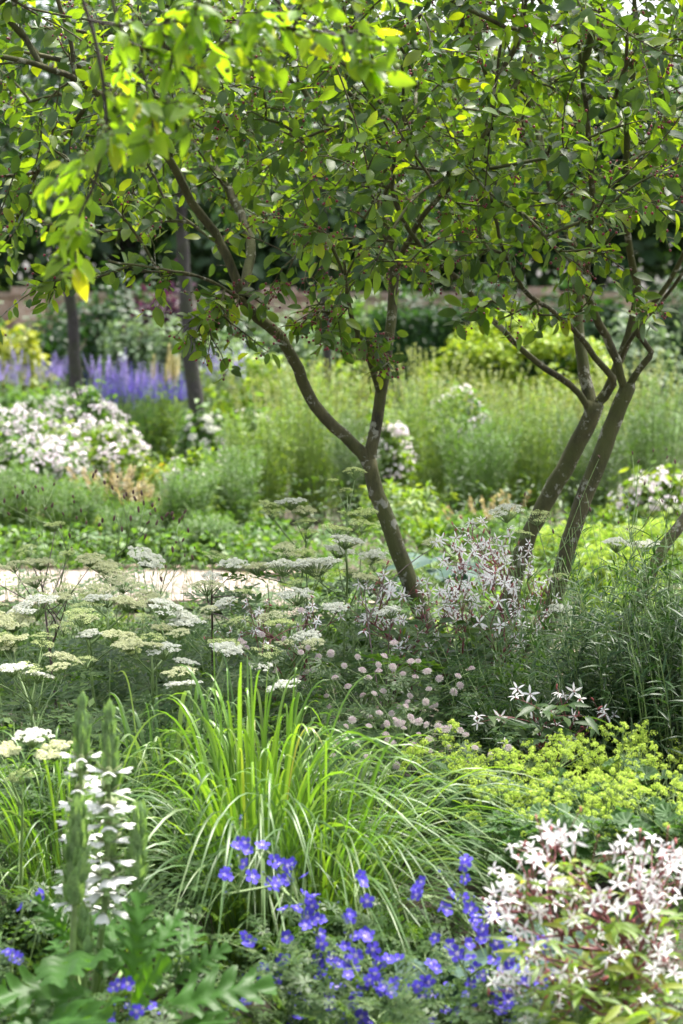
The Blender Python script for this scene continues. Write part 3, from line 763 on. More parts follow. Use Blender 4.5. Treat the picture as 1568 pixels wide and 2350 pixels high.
shrub('green_shrub', 'blue-green bush seen inside the fork of the leaning tree', 'shrub', 660, 752, 37, 200, 'greygreen', 2200, 0.13, group='rounded green shrubs in the far border')
shrub('green_shrub', 'low green bush below the slimmer trunk and its mauve haze', 'shrub', 60, 882, 26.5, 330, 'midgreen', 3200, 0.09, group='rounded green shrubs in the far border')
shrub('grey_green_shrub', 'grey-green shrub behind the elbowed branch', 'shrub', 1470, 745, 27, 260, 'greygreen', 3000, 0.10, clumps=50)
shrub('conifer', 'dark blue-green conifer over the grey-green shrub', 'conifer', 1540, 640, 38, 190, 'darkgreen', 3400, 0.16, tpls=LANCE, clumps=60)
shrub('dark_shrub', 'dark shrub in shade behind the several-stemmed tree', 'shrub', 1380, 690, 37, 170, 'darkgreen', 2400, 0.14)
for dx, top, Y, w, mm, lb in [(120, 700, 42.5, 150, 'darkgreen', 'dark climber on the wall behind the slimmer grey trunk'), (500, 690, 42, 190, 'darkgreen', 'dark green wall shrub next to the purple-leaved shrub'), (620, 700, 43, 170, 'greygreen', 'pale wall shrub seen under the leaning stem'), (800, 655, 43, 230, 'midgreen', 'green wall shrub seen inside the fork'), (950, 640, 43, 230, 'darkgreen', 'dark wall shrub right of the upright forked stem'), (1290, 630, 42, 240, 'darkgreen', 'tall dark wall shrub behind the golden dome'), (1120, 640, 43, 200, 'darkgreen', 'dark wall shrub above the low clipped hedge'), (-60, 700, 42, 200, 'midgreen', 'green wall shrub at the picture edge beyond the yellow bush')]:
    shrub('wall_shrub', lb, 'shrub', dx, top, Y, w, mm, 2200, 0.14, group='shrubs trained along the wall', clumps=46)
# the clipped hedge
hx0, hx1 = at(860, 700, 40)[0], at(1290, 700, 40)[0]
hd = thing('hedge', 'low dark clipped hedge past the golden dome', 'hedge', ((hx0 + hx1) / 2, 40, 0))
mb = MB(); n = 9000
P = np.stack([rng.uniform(hx0, hx1, n), 40 + rng.uniform(-0.5, 0.5, n), rng.uniform(0.02, 1.5, n)], 1)
f = rng.integers(0, 3, n); P[f == 0, 1] = 39.5; P[f == 1, 2] = 1.5
P += rng.normal(size=P.shape) * 0.03
scatter(mb, OVAL, P, rdir(n), nrm(rdir(n) + np.array([0, -0.5, 0.5])), np.full(n, 0.11)); part('foliage', mb, M['darkgreen'], hd)
# golden dome
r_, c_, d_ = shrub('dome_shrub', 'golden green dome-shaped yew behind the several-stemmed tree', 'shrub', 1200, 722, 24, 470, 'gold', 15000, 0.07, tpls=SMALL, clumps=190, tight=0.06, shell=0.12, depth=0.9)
mb = MB(); cloud(mb, c_, d_ * 0.86, 3500, 60, 0.09, SMALL, tight=0.14); part('inner_shade_foliage', mb, M['darkgreen'], r_)  # inner leaves coloured dark to put shade into the gaps of the dome

def spikes(name, label, cat, dx0, dx1, dy_top, Y, n, h, me, leafm, zf, group=None, leaf_n=900, depth=0.5, rag=0.24):
    x0, x1 = at(dx0, 0, Y)[0], at(dx1, 0, Y)[0]
    zt = at(0, dy_top, Y)[2]
    root = thing(name, label, cat, ((x0 + x1) / 2, Y, 0), group)
    mb = MB(); c = np.array([(x0 + x1) / 2, Y, zf * 0.5]); rad = np.array([(x1 - x0) / 2 * 1.05, depth * 1.1, zf * 0.55])
    cloud(mb, c, rad, leaf_n, 30, 0.1, LANCE, tight=0.3); part('foliage', mb, M[leafm], root)
    P = np.stack([rng.uniform(x0, x1, n), Y + rng.uniform(-depth, depth, n), zt - h + rng.normal(size=n) * rag * h - rng.random(n) * 0.12 * h], 1)
    put(root, me, 'flower_spike', P, np.tile([0, -1.0, 0.0], (n, 1)) + rng.normal(size=(n, 3)) * 0.1, UP + rng.normal(size=(n, 3)) * 0.15, h * rng.uniform(0.5, 1.2, n))
    mb = MB(); b = P.copy(); b[:, 2] = 0.0; b[:, :2] += rng.normal(size=(n, 2)) * 0.04
    mb.tubes(bez(b, (b + P) / 2, P, 4), np.full((n, 4), 0.004), 3); part('stem', mb, M['gstem'], root)
spikes('salvia', 'clump of deep violet salvia spikes just left of the thicker grey trunk', 'flowers', 320, 440, 852, 25, 95, 0.27, salv_me, 'midgreen', 0.6, 'violet salvias', rag=0.05)
spikes('salvia', 'clump of violet salvia spikes next to the mauve bellflower tower', 'flowers', 215, 330, 856, 24.6, 95, 0.27, salv_me, 'midgreen', 0.5, 'violet salvias')
spikes('bellflower', 'mauve bellflower tower rising between the two thicker grey trunks', 'flowers', 200, 300, 815, 27, 26, 0.26, mauv_me, 'midgreen', 0.6, 'mauve bellflowers', depth=0.3, rag=0.2)
spikes('bellflower', 'short mauve bellflowers behind the deep violet salvia', 'flowers', 290, 370, 842, 28, 30, 0.26, mauv_me, 'midgreen', 0.6, 'mauve bellflowers', depth=0.3)
spikes('catmint', 'hazy mauve catmint in front of the golden yellow bush', 'flowers', -80, 150, 820, 29, 95, 0.24, mauv_me, 'greygreen', 0.6, 'mauve catmint')
spikes('catmint', 'hazy mauve catmint under the hanging yellow-green spray', 'flowers', 465, 570, 808, 28, 50, 0.24, mauv_me, 'greygreen', 0.6, 'mauve catmint')
spikes('lupin', 'pale yellow lupin spikes behind the violet salvia', 'flowers', 378, 410, 812, 29, 9, 0.3, lup_me, 'midgreen', 0.6, 'pale yellow lupins', depth=0.15, leaf_n=200)
spikes('lupin', 'single pale yellow lupin behind the bellflowers', 'flowers', 340, 352, 820, 29, 3, 0.26, lup_me, 'midgreen', 0.6, 'pale yellow lupins', depth=0.05, leaf_n=150)
shrub('green_mound', 'low fine-leaved green mound at the foot of the thicker grey trunk', 'shrub', 345, 905, 21.5, 170, 'midgreen', 3600, 0.07, tpls=NARROW, clumps=60, upw=0.1, droop=-0.7)
rt = thing('yellow_green_plume', 'upright yellow-green plume beside the fine-leaved mound', 'plant', tuple(at(385, 1000, 20.6) * np.array([1, 1, 0])))
mb = MB(); stemmy(mb, (rt.location.x, 20.6, 0), at(0, 885, 20.6)[2], 0.1, 9, 0.12, 60, LANCE, 0.004); part('foliage', mb, [M['bright'], M['gstem']], rt)
shrub('green_shrub', 'bright green mixed leaves spreading behind the fork', 'shrub', 690, 838, 26, 380, 'bright', 3600, 0.10, clumps=50, group='rounded green shrubs in the far border')
shrub('green_shrub', 'fresh green low bush behind the thin mottled trunk', 'shrub', 560, 820, 30, 240, 'bright', 2400, 0.11, group='rounded green shrubs in the far border')

# blossom bushes
def blossom_bush(name, label, cat, dx, top, Y, w, leafm, nl, nb, bs, group, me=spray_me, z0=0.0, lo=-0.1, tpls=None, L=0.07):
    root, c, rad = shrub(name, label, cat, dx, top, Y, w, leafm, nl, L, tpls=tpls, group=group, z0=z0, clumps=60, tight=0.16)
    P, u = surface(c, rad, nb, lo)
    N = nrm(u + np.array([0, -0.6, 0.3])); put(root, me, 'blossom', P, np.cross(N, rdir(len(P))), N, bs * rng.uniform(0.7, 1.2, len(P)))
    return root
BB = 'bushes of small pink-white blossom'
blossom_bush('blossom_bush', 'tallest bush of pink-white blossom, at the foot of the slimmer trunk', 'flowering bush', 185, 895, 19.5, 210, 'midgreen', 2800, 95, 0.095, BB)
blossom_bush('blossom_bush', 'bush of pink-white blossom cut off by the picture edge', 'flowering bush', 30, 935, 19.0, 230, 'midgreen', 2800, 95, 0.095, BB)
blossom_bush('blossom_bush', 'wide bush of pink-white blossom just behind the beige plumes', 'flowering bush', 215, 965, 18.3, 250, 'bright', 3000, 95, 0.095, BB)
blossom_bush('blossom_bush', 'lower front bush of pink-white blossom, mostly green leaves', 'flowering bush', 90, 1000, 17.6, 240, 'midgreen', 3000, 80, 0.095, BB)
blossom_bush('white_lace_plant', 'white lacy flowers below the thicker grey trunk', 'flowers', 470, 945, 18.5, 130, 'midgreen', 2000, 55, 0.07, None, me=UM['w'])
blossom_bush('white_phlox', 'white phlox heads seen close behind the upright stem of the fork', 'flowers', 890, 965, 16.9, 120, 'bright', 1700, 26, 0.10, 'phlox clumps', me=spray_me, lo=0.1)
blossom_bush('white_phlox', 'pinkish white phlox in front of the golden dome', 'flowers', 1050, 890, 18.6, 140, 'midgreen', 1700, 18, 0.10, 'phlox clumps', me=spray_me, lo=0.3)
blossom_bush('white_phlox', 'loose pale phlox showing left of the leaning stem', 'flowers', 575, 945, 18, 140, 'midgreen', 1700, 14, 0.10, 'phlox clumps', me=spray_me, lo=0.2)
blossom_bush('white_phlox', 'pale flower heads on a leafy bush behind the wiry stems', 'flowers', 1510, 1075, 15.2, 200, 'bright', 2400, 34, 0.10, 'phlox clumps', me=spray_me, lo=0.1)
blossom_bush('white_phlox', 'small white flowers on a low leafy plant beside the path edge', 'flowers', 455, 1045, 16.4, 150, 'bright', 2200, 20, 0.10, 'phlox clumps', me=spray_me, lo=0.0)

# feathery bank of green behind the trees
FB = [(600, 950, 17.2, 150, 'feathery green clump left of the leaning stem'), (720, 885, 17.8, 160, 'feathery green clump seen under the leaning stem of the fork'),
      (830, 965, 16.8, 140, 'feathery green clump behind the fork of the leaning tree'), (960, 895, 17.4, 170, 'feathery green clump right of the upright forked stem'),
      (1090, 965, 17.0, 160, 'feathery green clump midway between the two trees'), (1220, 900, 17.5, 160, 'feathery green clump behind the crossing low branch'),
      (1350, 955, 16.9, 150, 'feathery green clump seen between the slanting trunks'), (1500, 885, 17.4, 190, 'feathery green clump past the last slanting trunk')]
FB += [(30, 1080, 15.6, 120, 'low feathery clump by the picture border under the blossom bushes'), (160, 1115, 15.0, 120, 'low feathery clump in front of the broad beige astilbe'), (420, 1085, 15.0, 110, 'low feathery clump behind the last bobble flowers'), (530, 1040, 15.8, 120, 'feathery clump beside the white lacy flowers'), (300, 1165, 14.6, 110, 'low feathery clump at the brick edging'), (470, 1190, 14.5, 110, 'low feathery clump at the brick edging by the spiky tuft')]
for dx, top, Y, w, lb in FB:
    t = at(dx, top, Y)
    rt = thing('feathery_plant', lb, 'plant', (t[0], Y, 0), 'feathery green clumps across the path')
    mb = MB(); stemmy(mb, (t[0], Y, 0), t[2] * 1.02, (size(w, Y) * 0.52, 0.45), 110, 0.075, 52, NARROW, 0.003, 0.05, up=1.0)
    part('foliage', mb, [M['bright'] if dx in (600, 720, 960, 1220) else M['gillleaf'] if dx in (830, 1350) else M['midgreen'], M['gstem']], rt)
SG = [(640, 850, 20, 'thin seedy stems left of the leaning stem'), (760, 835, 20.5, 'thin seedy stems inside the fork'), (980, 815, 20, 'thin seedy stems just right of the upright forked stem'),
      (1110, 860, 19.6, 'thin seedy stems below the golden dome'), (1240, 885, 19.8, 'thin seedy stems behind the crossing low branch'), (1450, 820, 20.2, 'thin seedy stems behind the elbowed branch'), (1350, 880, 19.4, 'thin seedy stems between the slanting trunks')]
for dx, top, Y, lb in SG:
    t = at(dx, top, Y)
    rt = thing('seedhead_grass', lb, 'grass', (t[0], Y, 0), 'tall seedy grasses across the path')
    mb = MB(); stemmy(mb, (t[0], Y, 0), t[2] * 1.0, (0.36, 0.4), 100, 0.036, 30, SMALL, 0.0025, 0.55, up=1.6)
    part('seedhead', mb, [M['seed'], M['seed']], rt)
    mb = MB(); stemmy(mb, (t[0], Y, 0), t[2] * 0.72, (0.34, 0.4), 60, 0.09, 20, NARROW, 0.002, 0.1, up=1.2); part('foliage', mb, [M['midgreen'], M['gstem']], rt)

# plants along the far edge of the path
def beige_plume(dx, top, Y, lb, n=26):
    t = at(dx, top, Y)
    rt = thing('astilbe', lb, 'plant', (t[0], Y, 0), 'faded astilbe plumes along the path')
    mb = MB(); stemmy(mb, (t[0], Y, 0), t[2], 0.22, n, 0.035, 46, SMALL, 0.002, 0.6, up=1.2); part('flower_plume', mb, [M['beige'], M['pstem']], rt)
    mb = MB(); cloud(mb, (t[0], Y, t[2] * 0.33), (0.32, 0.3, t[2] * 0.3), 700, 22, 0.07, PALM); part('foliage', mb, M['midgreen'], rt)
beige_plume(250, 1080, 16.2, 'broad faded beige astilbe in front of the blossom bushes', 40)
beige_plume(60, 1160, 15.8, 'low faded astilbe close to the picture edge')
beige_plume(330, 1110, 15.7, 'pinkish faded astilbe behind the bobble flowers')
beige_plume(1160, 1140, 14.9, 'two-pronged cream astilbe behind the slanting trunk', 12)
beige_plume(1085, 1150, 15.1, 'small cream astilbe left of the slanting trunks', 8)
GP = [(110, 1130, 16.6, 190, 'midgreen', 'green leafy clump under the front blossom bush'), (430, 1130, 15.4, 150, 'bright', 'bright leafy clump left of the spiky yellow-green tuft'),
      (520, 1090, 15.9, 140, 'bright', 'bright leafy clump under the white flowers'), (380, 1060, 17.0, 140, 'orange', 'orange-tinted leafy clump below the fine-leaved mound'),
      (1200, 1190, 15.2, 130, 'midgreen', 'green leafy clump in front of the two-pronged astilbe'), (1440, 1150, 15.6, 150, 'bright', 'bright green leafy clump under the pale flower heads'),
      (620, 1190, 15.0, 120, 'midgreen', 'dark leafy clump behind the tall umbels'), (270, 1190, 15.2, 170, 'orange', 'rusty leafy clump behind the bobble flowers')]
for dx, top, Y, w, mm, lb in GP:
    shrub('leafy_perennial', lb, 'plant', dx, top, Y, w, mm, 2200, 0.055, tpls=TRIFOL, group='leafy perennials along the path', clumps=30, tight=0.22, stem='gstem')
NP = [(980, 1395, 9.8, 150, 'bright', 'bright leafy clump just behind the foot of the leaning trunk'), (1130, 1375, 9.9, 150, 'midgreen', 'leafy clump behind the feet of the slanting trunks'), (1440, 1335, 9.9, 190, 'bright', 'bright leafy clump behind the wiry stems near the picture edge'), (1560, 1320, 9.6, 150, 'midgreen', 'leafy clump beside the last slanting trunk'),
      (820, 1390, 9.4, 150, 'midgreen', 'low leafy clump at the near path edge left of the leaning trunk'), (640, 1415, 9.8, 170, 'bright', 'low leafy clump at the near path edge behind the widest umbels'), (430, 1425, 9.6, 170, 'midgreen', 'low leafy clump at the near path edge behind the paired white umbels'), (240, 1415, 9.7, 180, 'bright', 'low leafy clump at the near path edge behind the row of cream umbels'), (60, 1425, 9.6, 190, 'midgreen', 'low leafy clump at the near path edge by the picture border')]
for dx, top, Y, w, mm, lb in NP:
    shrub('leafy_perennial', lb, 'plant', dx, top, Y, w, mm, 1500, 0.05, tpls=TRIFOL, group='leafy perennials on the near side of the path', clumps=34, tight=0.24, stem='gstem', depth=1.2)
rt = thing('peony', 'peony with long pointed yellow-green leaves behind the trunk of the leaning tree', 'plant', tuple(at(910, 1200, 15.4) * np.array([1, 1, 0])))
mb = MB(); stemmy(mb, tuple(rt.location), at(0, 1115, 15.4)[2], 0.28, 34, 0.13, 16, LANCE, 0.003, 0.35); part('foliage', mb, [M['bright'], M['gstem']], rt)
def sword(name, label, dx, top, Y, wD, n, mat, wid=0.012, group=None, droop=0.25):
    t = at(dx, top, Y); L = t[2] * 1.15
    mb = MB(); a = rng.uniform(0, 2 * math.pi, n); r = rng.random(n) ** 0.7
    B = np.stack([t[0] + np.cos(a) * 0.05, Y + np.sin(a) * 0.05, np.zeros(n)], 1)
    d = np.stack([np.cos(a), np.sin(a), 0 * a], 1) * (r * size(wD, Y) * 0.5)[:, None]
    l = L * rng.uniform(0.6, 1.05, n)
    T = B + d + UP * (l * (1 - droop * r))[:, None]; C = B + d * 0.35 + UP * (l * 0.75)[:, None]
    P = bez(B, C, T, 9); w = wid * np.sin(np.linspace(0.35, math.pi * 0.99, 9)) ** 0.6
    mb.blades(P, np.tile(w, (n, 1)) * rng.uniform(0.7, 1.2, (n, 1)), np.stack([-np.sin(a), np.cos(a), 0 * a], 1) + rng.normal(size=(n, 3)) * 0.3)
    return solo(name, mb, M[mat], label, 'plant', group)
sword('crocosmia', 'spiky yellow-green tuft at the path edge left of the trunk', 575, 1225, 14.9, 120, 60, 'gold', group='sword-leaved tufts')
for dx, top, Y, w, mm, lb in [(740, 1320, 12.9, 150, 'bright', 'bright leafy clump where the path bends away behind the widest umbels'), (870, 1330, 12.6, 150, 'midgreen', 'leafy clump across the path seen right behind the leaning trunk'), (1010, 1300, 13.2, 160, 'bright', 'bright leafy clump behind the star flowers across the path'), (1140, 1290, 13.0, 160, 'gold', 'yellow-green leafy clump seen between the star flowers and the slanting trunks'), (1230, 1340, 12.2, 150, 'bright', 'low bright clump beside the tan bend of the path')]:
    shrub('leafy_perennial', lb, 'plant', dx, top, Y, w, mm, 1900, 0.05, tpls=TRIFOL, group='leafy perennials along the path', clumps=30, tight=0.22, stem='gstem')
sword('crocosmia', 'upright sword-leaved tuft right behind the trunk of the leaning tree', 985, 1175, 14.9, 130, 90, 'bright', group='sword-leaved tufts')
for k, (dx, top, Y, w, lb) in enumerate([(1310, 1225, 14.0, 190, 'glowing chartreuse mound across the path behind the slanting trunks'), (1490, 1215, 13.8, 220, 'glowing chartreuse mound reaching the picture edge across the path'), (1400, 1275, 12.6, 210, 'lower chartreuse mound beside the path')]):
    root, c, rad = shrub('ladys_mantle_mound', lb, 'plant', dx, top, Y, w, 'gold', 1800, 0.05, tpls=SMALL, group='chartreuse mounds across the path', clumps=50, tight=0.16, stem='gstem')
    P, u = surface(c, rad, 60, 0.1); put(root, froth_me, 'flower_spray', P, np.cross(u, rdir(len(u))), nrm(u + UP), np.full(len(P), 0.13))
def hosta(label, P0, n, L, group='hostas', spread=0.5, reach=None):
    root = thing('hosta', label, 'plant', tuple(P0), group)
    a = np.arange(n) * 2.39996 + rng.normal() ; el = rng.uniform(0.5, 1.1, n)
    D = np.stack([np.cos(a), np.sin(a), 0 * a], 1)
    P1 = np.array(P0) + D * (spread * L * rng.uniform(0.5, 1, n))[:, None] + UP * (L * rng.uniform(0.5, 1.1, n))[:, None]
    mb = MB(); mb.tubes(bez(np.tile(P0, (n, 1)), np.array(P0) + UP * L * 0.6 + D * 0.02, P1, 6), np.full((n, 6), 0.004), 4); part('stem', mb, M['gstem'], root)
    for k in range(n):
        lm = MB(); scatter(lm, BROAD, P1[k:k + 1], (D[k:k + 1] + UP * 0.1), (UP - D[k:k + 1] * 0.2 + np.array([0, -0.3, 0]))[0][None], np.array([L * rng.uniform(0.8, 1.1)])); part('leaf', lm, M['hosta'], root)
hosta('blue-grey hosta beside the path right of the leaning trunk', at(1000, 1390, 12.3) * np.array([1, 1, 0]), 12, 0.22)

# green low cover that nobody could count
def carpet(name, x0, x1, y0, y1, n, L, zmax, mat, tpls, label):
    P = np.stack([rng.uniform(x0, x1, n), rng.uniform(y0, y1, n), rng.random(n) ** 1.5 * zmax + 0.02], 1)
    mb = MB(); N = nrm(UP + rng.normal(size=(n, 3)) * 0.5)
    scatter(mb, tpls, P, np.cross(N, rdir(n)), N, L * rng.uniform(0.5, 1.2, n)); solo(name, mb, M[mat], label, 'ground cover', None, 'stuff')
carpet('ground_cover', -2.2, 2.2, 3.8, 11.3, 6000, 0.04, 0.16, 'gillleaf', PALM, 'dark green ground cover on the soil between the near plants')
carpet('ground_cover', -4.5, 4.5, 14.2, 30, 40000, 0.06, 0.40, 'gillleaf', LANCE, 'green low growth between the plants across the path')

carpet('ground_cover', -1.0, 1.0, 4.1, 5.3, 1600, 0.04, 0.24, 'gillleaf', PALM, 'low cut-leaved growth under the nearest flowers')
carpet('ground_cover', -0.1, 2.6, 11.5, 14.3, 7000, 0.055, 0.34, 'midgreen', LANCE, 'green low growth along the bend of the path')
carpet('ground_cover', -3.4, 0.0, 13.75, 14.7, 5200, 0.05, 0.2, 'midgreen', SMALL, 'green low growth along the brick edging')
# ---------------------------------------------------------------- the two serviceberry trees
BX = np.array([-900, -300, 0, 100, 200, 300, 420, 480, 560, 640, 720, 800, 900, 980, 1050, 1150, 1250, 1350, 1450, 1568, 1800, 2600])
BYv = np.array([640, 640, 650, 640, 575, 585, 535, 550, 555, 590, 650, 670, 680, 610, 610, 620, 580, 530, 550, 590, 630, 640])
def crown_tips(n, c, rad):
    u = rdir(n * 5) * rng.random((n * 5, 1)) ** 0.42
    P = np.asarray(c) + u * np.asarray(rad)
    dx = P[:, 0] / P[:, 1] * FOC + CX; dy = HY + (EYE - P[:, 2]) / P[:, 1] * FOC
    return P[dy < np.interp(dx, BX, BYv) + 8 - np.abs(rng.normal(size=len(P))) * 26][:n]
def service_tree(label, limbs, c, rad, n, extra, base):
    root = thing('serviceberry_tree', label, 'tree', base, 'serviceberry trees')
    sk = Skel()
    for k, (pts, r0, r1, lowest) in enumerate(limbs):
        P = np.array([at(*p) for p in pts]); r0 *= 0.80; r1 *= 0.85
        sk.limb(P, r0, r1, 0.045, lowest, frm=None, wob=0.0018)
    tips = crown_tips(n, c, rad)
    if extra: tips = np.vstack([tips] + [at(*e) + rng.normal(size=(k, 3)) * sp for e, k, sp in extra])
    sk.grow(tips, step=0.05, arch=0.08, jit=0.13)
    mb = MB(); sk.tubes(mb, 0.0019, 0.42, 0.02, 0, 14, 5)
    lim = np.concatenate([np.arange(a + 2, b - 2) for j, a, b, l in sk.chains if l]); lim = rng.choice(lim, 46, replace=False)
    kd = nrm(rdir(46) * np.array([1, 1, 0.35])); kr = sk.fix[lim]
    mb.inst(ball(8, 6), frames(kd, np.tile(UP, (46, 1))), kr[:, None] * np.array([0.42, 0.3, 0.55]) * rng.uniform(0.5, 1.1, (46, 1)), sk.pos[lim] + kd * (kr * 0.86)[:, None])
    part('trunk', mb, M['bark'], root)
    P, T = sk.along(0.34, 0.019)
    P = P + rng.normal(size=P.shape) * 0.012
    side = nrm(np.cross(T, rdir(len(P))))
    D = nrm(T * 0.45 + side * 0.9 - UP * 0.28)
    N = nrm(UP * 0.75 + rng.normal(size=P.shape) * 0.55 + np.array([0, -0.15, 0]))
    mb = MB(); scatter(mb, OVAL, P + D * 0.012, D, N, 0.055 * rng.uniform(0.45, 1.3, len(P))); part('crown', mb, M['service'], root)
    tp = sk.pos[sk.tips]; tp = tp[rng.random(len(tp)) < 0.6]
    k = np.repeat(np.arange(len(tp)), 6); d = nrm(rng.normal(size=(len(k), 3)) + np.array([0, 0, -0.5])) * rng.uniform(0.02, 0.05, (len(k), 1))
    mb = MB(); mb.inst(ball(6, 4), eye(len(k)), np.full(len(k), 0.0043) * rng.uniform(0.7, 1.15, len(k)), tp[k] + d)
    mb.tubes(bez(tp[k], tp[k] + d * 0.5 + UP * 0.006, tp[k] + d, 4), np.full((len(k), 4), 0.0007), 3, 1)
    o = part('berries', mb, [M['berry'], M['pedicel']], root); o['kind'] = 'stuff'
    return root
T1 = [([(1075, 1760, 8), (1040, 1640, 8), (1000, 1500, 8), (940, 1340, 8), (890, 1200, 8), (856, 1110, 8), (848, 1055, 8)], 0.042, 0.029, False),
      ([(850, 1075, 8), (830, 1040, 8), (790, 1000, 7.98), (720, 930, 7.95), (682, 845, 7.92), (642, 772, 7.9), (590, 728, 7.88), (556, 690, 7.86), (545, 645, 7.85), (520, 590, 7.85), (495, 535, 7.85), (440, 465, 7.8), (370, 340, 7.7), (240, 225, 7.6), (120, 160, 7.4), (-60, 110, 7.2), (-300, 0, 7.0)], 0.027, 0.006, 1.55),
      ([(560, 685, 7.86), (568, 620, 7.95), (575, 560, 8.05), (552, 490, 8.2), (515, 420, 8.35), (470, 330, 8.6), (500, 200, 8.9), (560, 40, 9.1), (590, -180, 9.2)], 0.021, 0.006, 1.5),
      ([(848, 1065, 8), (866, 960, 8.02), (880, 870, 8.03), (892, 780, 8.05), (902, 680, 8.1), (905, 590, 8.15), (880, 490, 8.2), (815, 390, 8.25), (745, 280, 8.3), (690, 190, 8.4), (650, 60, 8.4), (600, -150, 8.3)], 0.0255, 0.008, 1.3),
      ([(903, 640, 8.1), (930, 570, 8.0), (985, 480, 7.8), (1060, 400, 7.6), (1120, 280, 7.4), (1150, 100, 7.3)], 0.014, 0.005, 1.3),
      ([(872, 905, 8.03), (845, 825, 7.9), (822, 778, 7.85), (800, 700, 7.7), (790, 600, 7.5)], 0.013, 0.005, 1.2),
      ([(560, 690, 7.86), (470, 640, 7.6), (380, 620, 7.4), (250, 600, 7.2)], 0.008, 0.004, 1.2)]
EX1 = [((480, 690, 7.8), 6, 0.05), ((510, 730, 7.7), 7, 0.06), ((470, 790, 7.7), 3, 0.04), ((560, 700, 7.75), 6, 0.06), ((640, 690, 7.7), 7, 0.08), ((745, 690, 7.6), 10, 0.08), ((790, 740, 7.7), 7, 0.06),
       ((850, 790, 7.8), 7, 0.05), ((890, 830, 7.8), 6, 0.05), ((640, 790, 7.8), 2, 0.03), ((330, 640, 7.6), 6, 0.07), ((60, 660, 7.4), 6, 0.08), ((130, 640, 7.5), 4, 0.06), ((700, 600, 7.4), 12, 0.12)]
service_tree('leaning two-stemmed serviceberry whose trunk forks just above the white umbels', T1, (-0.62, 8.1, 2.32), (1.95, 1.75, 1.2), 1050, EX1, tuple(at(1075, 1760, 8)))
T2 = [([(1110, 1760, 8.3), (1140, 1560, 8.3), (1182, 1330, 8.3), (1235, 1190, 8.3), (1292, 1080, 8.3), (1342, 985, 8.3), (1368, 925, 8.3)], 0.040, 0.034, False),
      ([(1352, 950, 8.3), (1330, 905, 8.28), (1230, 830, 8.2), (1175, 780, 8.15), (1108, 712, 8.1), (1050, 640, 8.05), (960, 560, 7.9), (900, 430, 7.8), (930, 250, 7.7)], 0.0155, 0.006, 1.5),
      ([(1360, 940, 8.3), (1342, 860, 8.35), (1330, 770, 8.4), (1325, 680, 8.45), (1325, 590, 8.5), (1300, 520, 8.6), (1250, 380, 8.8), (1220, 200, 9.0), (1200, -50, 9.0)], 0.027, 0.008, 1.5),
      ([(1372, 930, 8.3), (1402, 895, 8.27), (1405, 870, 8.25), (1365, 820, 8.2), (1325, 765, 8.15), (1300, 740, 8.1), (1248, 702, 8.0), (1200, 660, 7.9), (1150, 560, 7.7), (1120, 420, 7.5)], 0.015, 0.005, 1.5),
      ([(1376, 920, 8.3), (1405, 872, 8.3), (1432, 800, 8.3), (1450, 740, 8.3), (1462, 670, 8.3), (1445, 560, 8.2), (1440, 440, 8.1), (1440, 280, 8.0), (1460, 80, 8.0), (1440, -150, 8)], 0.020, 0.007, 1.5),
      ([(1190, 1760, 8.05), (1228, 1560, 8.05), (1272, 1380, 8.05), (1318, 1210, 8.05), (1358, 1095, 8.05), (1398, 995, 8.05), (1436, 905, 8.05), (1440, 880, 8.05)], 0.037, 0.031, False),
      ([(1436, 900, 8.05), (1455, 862, 8.04), (1482, 830, 8.0), (1494, 808, 8.0), (1478, 780, 7.98), (1464, 760, 7.96), (1490, 710, 7.95), (1535, 650, 7.9), (1600, 520, 7.8), (1680, 300, 7.7)], 0.0155, 0.006, 1.5),
      ([(1436, 895, 8.05), (1415, 830, 8.0), (1390, 770, 8.0), (1365, 720, 7.95), (1345, 640, 7.9), (1360, 500, 7.8), (1350, 300, 7.6), (1330, 100, 7.5)], 0.020, 0.007, 1.5),
      ([(1412, 850, 8.25), (1440, 790, 8.15), (1480, 735, 8.1), (1530, 680, 8.0), (1590, 600, 7.9), (1700, 480, 7.8)], 0.010, 0.005, 1.5),
      ([(1330, 1760, 8.15), (1400, 1530, 8.15), (1478, 1350, 8.15), (1535, 1240, 8.2), (1610, 1140, 8.3), (1720, 980, 8.4), (1800, 760, 8.5), (1830, 400, 8.5), (1800, 0, 8.5)], 0.030, 0.010, 1.6)]
EX2 = [((1130, 720, 7.9), 4, 0.05), ((1215, 720, 7.9), 4, 0.05), ((1000, 690, 7.9), 6, 0.06), ((1350, 690, 7.7), 3, 0.05), ((1450, 660, 7.7), 6, 0.07), ((1110, 640, 7.7), 9, 0.1), ((1260, 600, 7.5), 9, 0.12), ((1500, 620, 7.5), 7, 0.1)]
service_tree('several-stemmed serviceberry with slanting trunks and an elbowed branch', T2, (1.05, 8.0, 2.40), (1.75, 1.75, 1.25), 1050, EX2, tuple(at(1190, 1760, 8.1)))

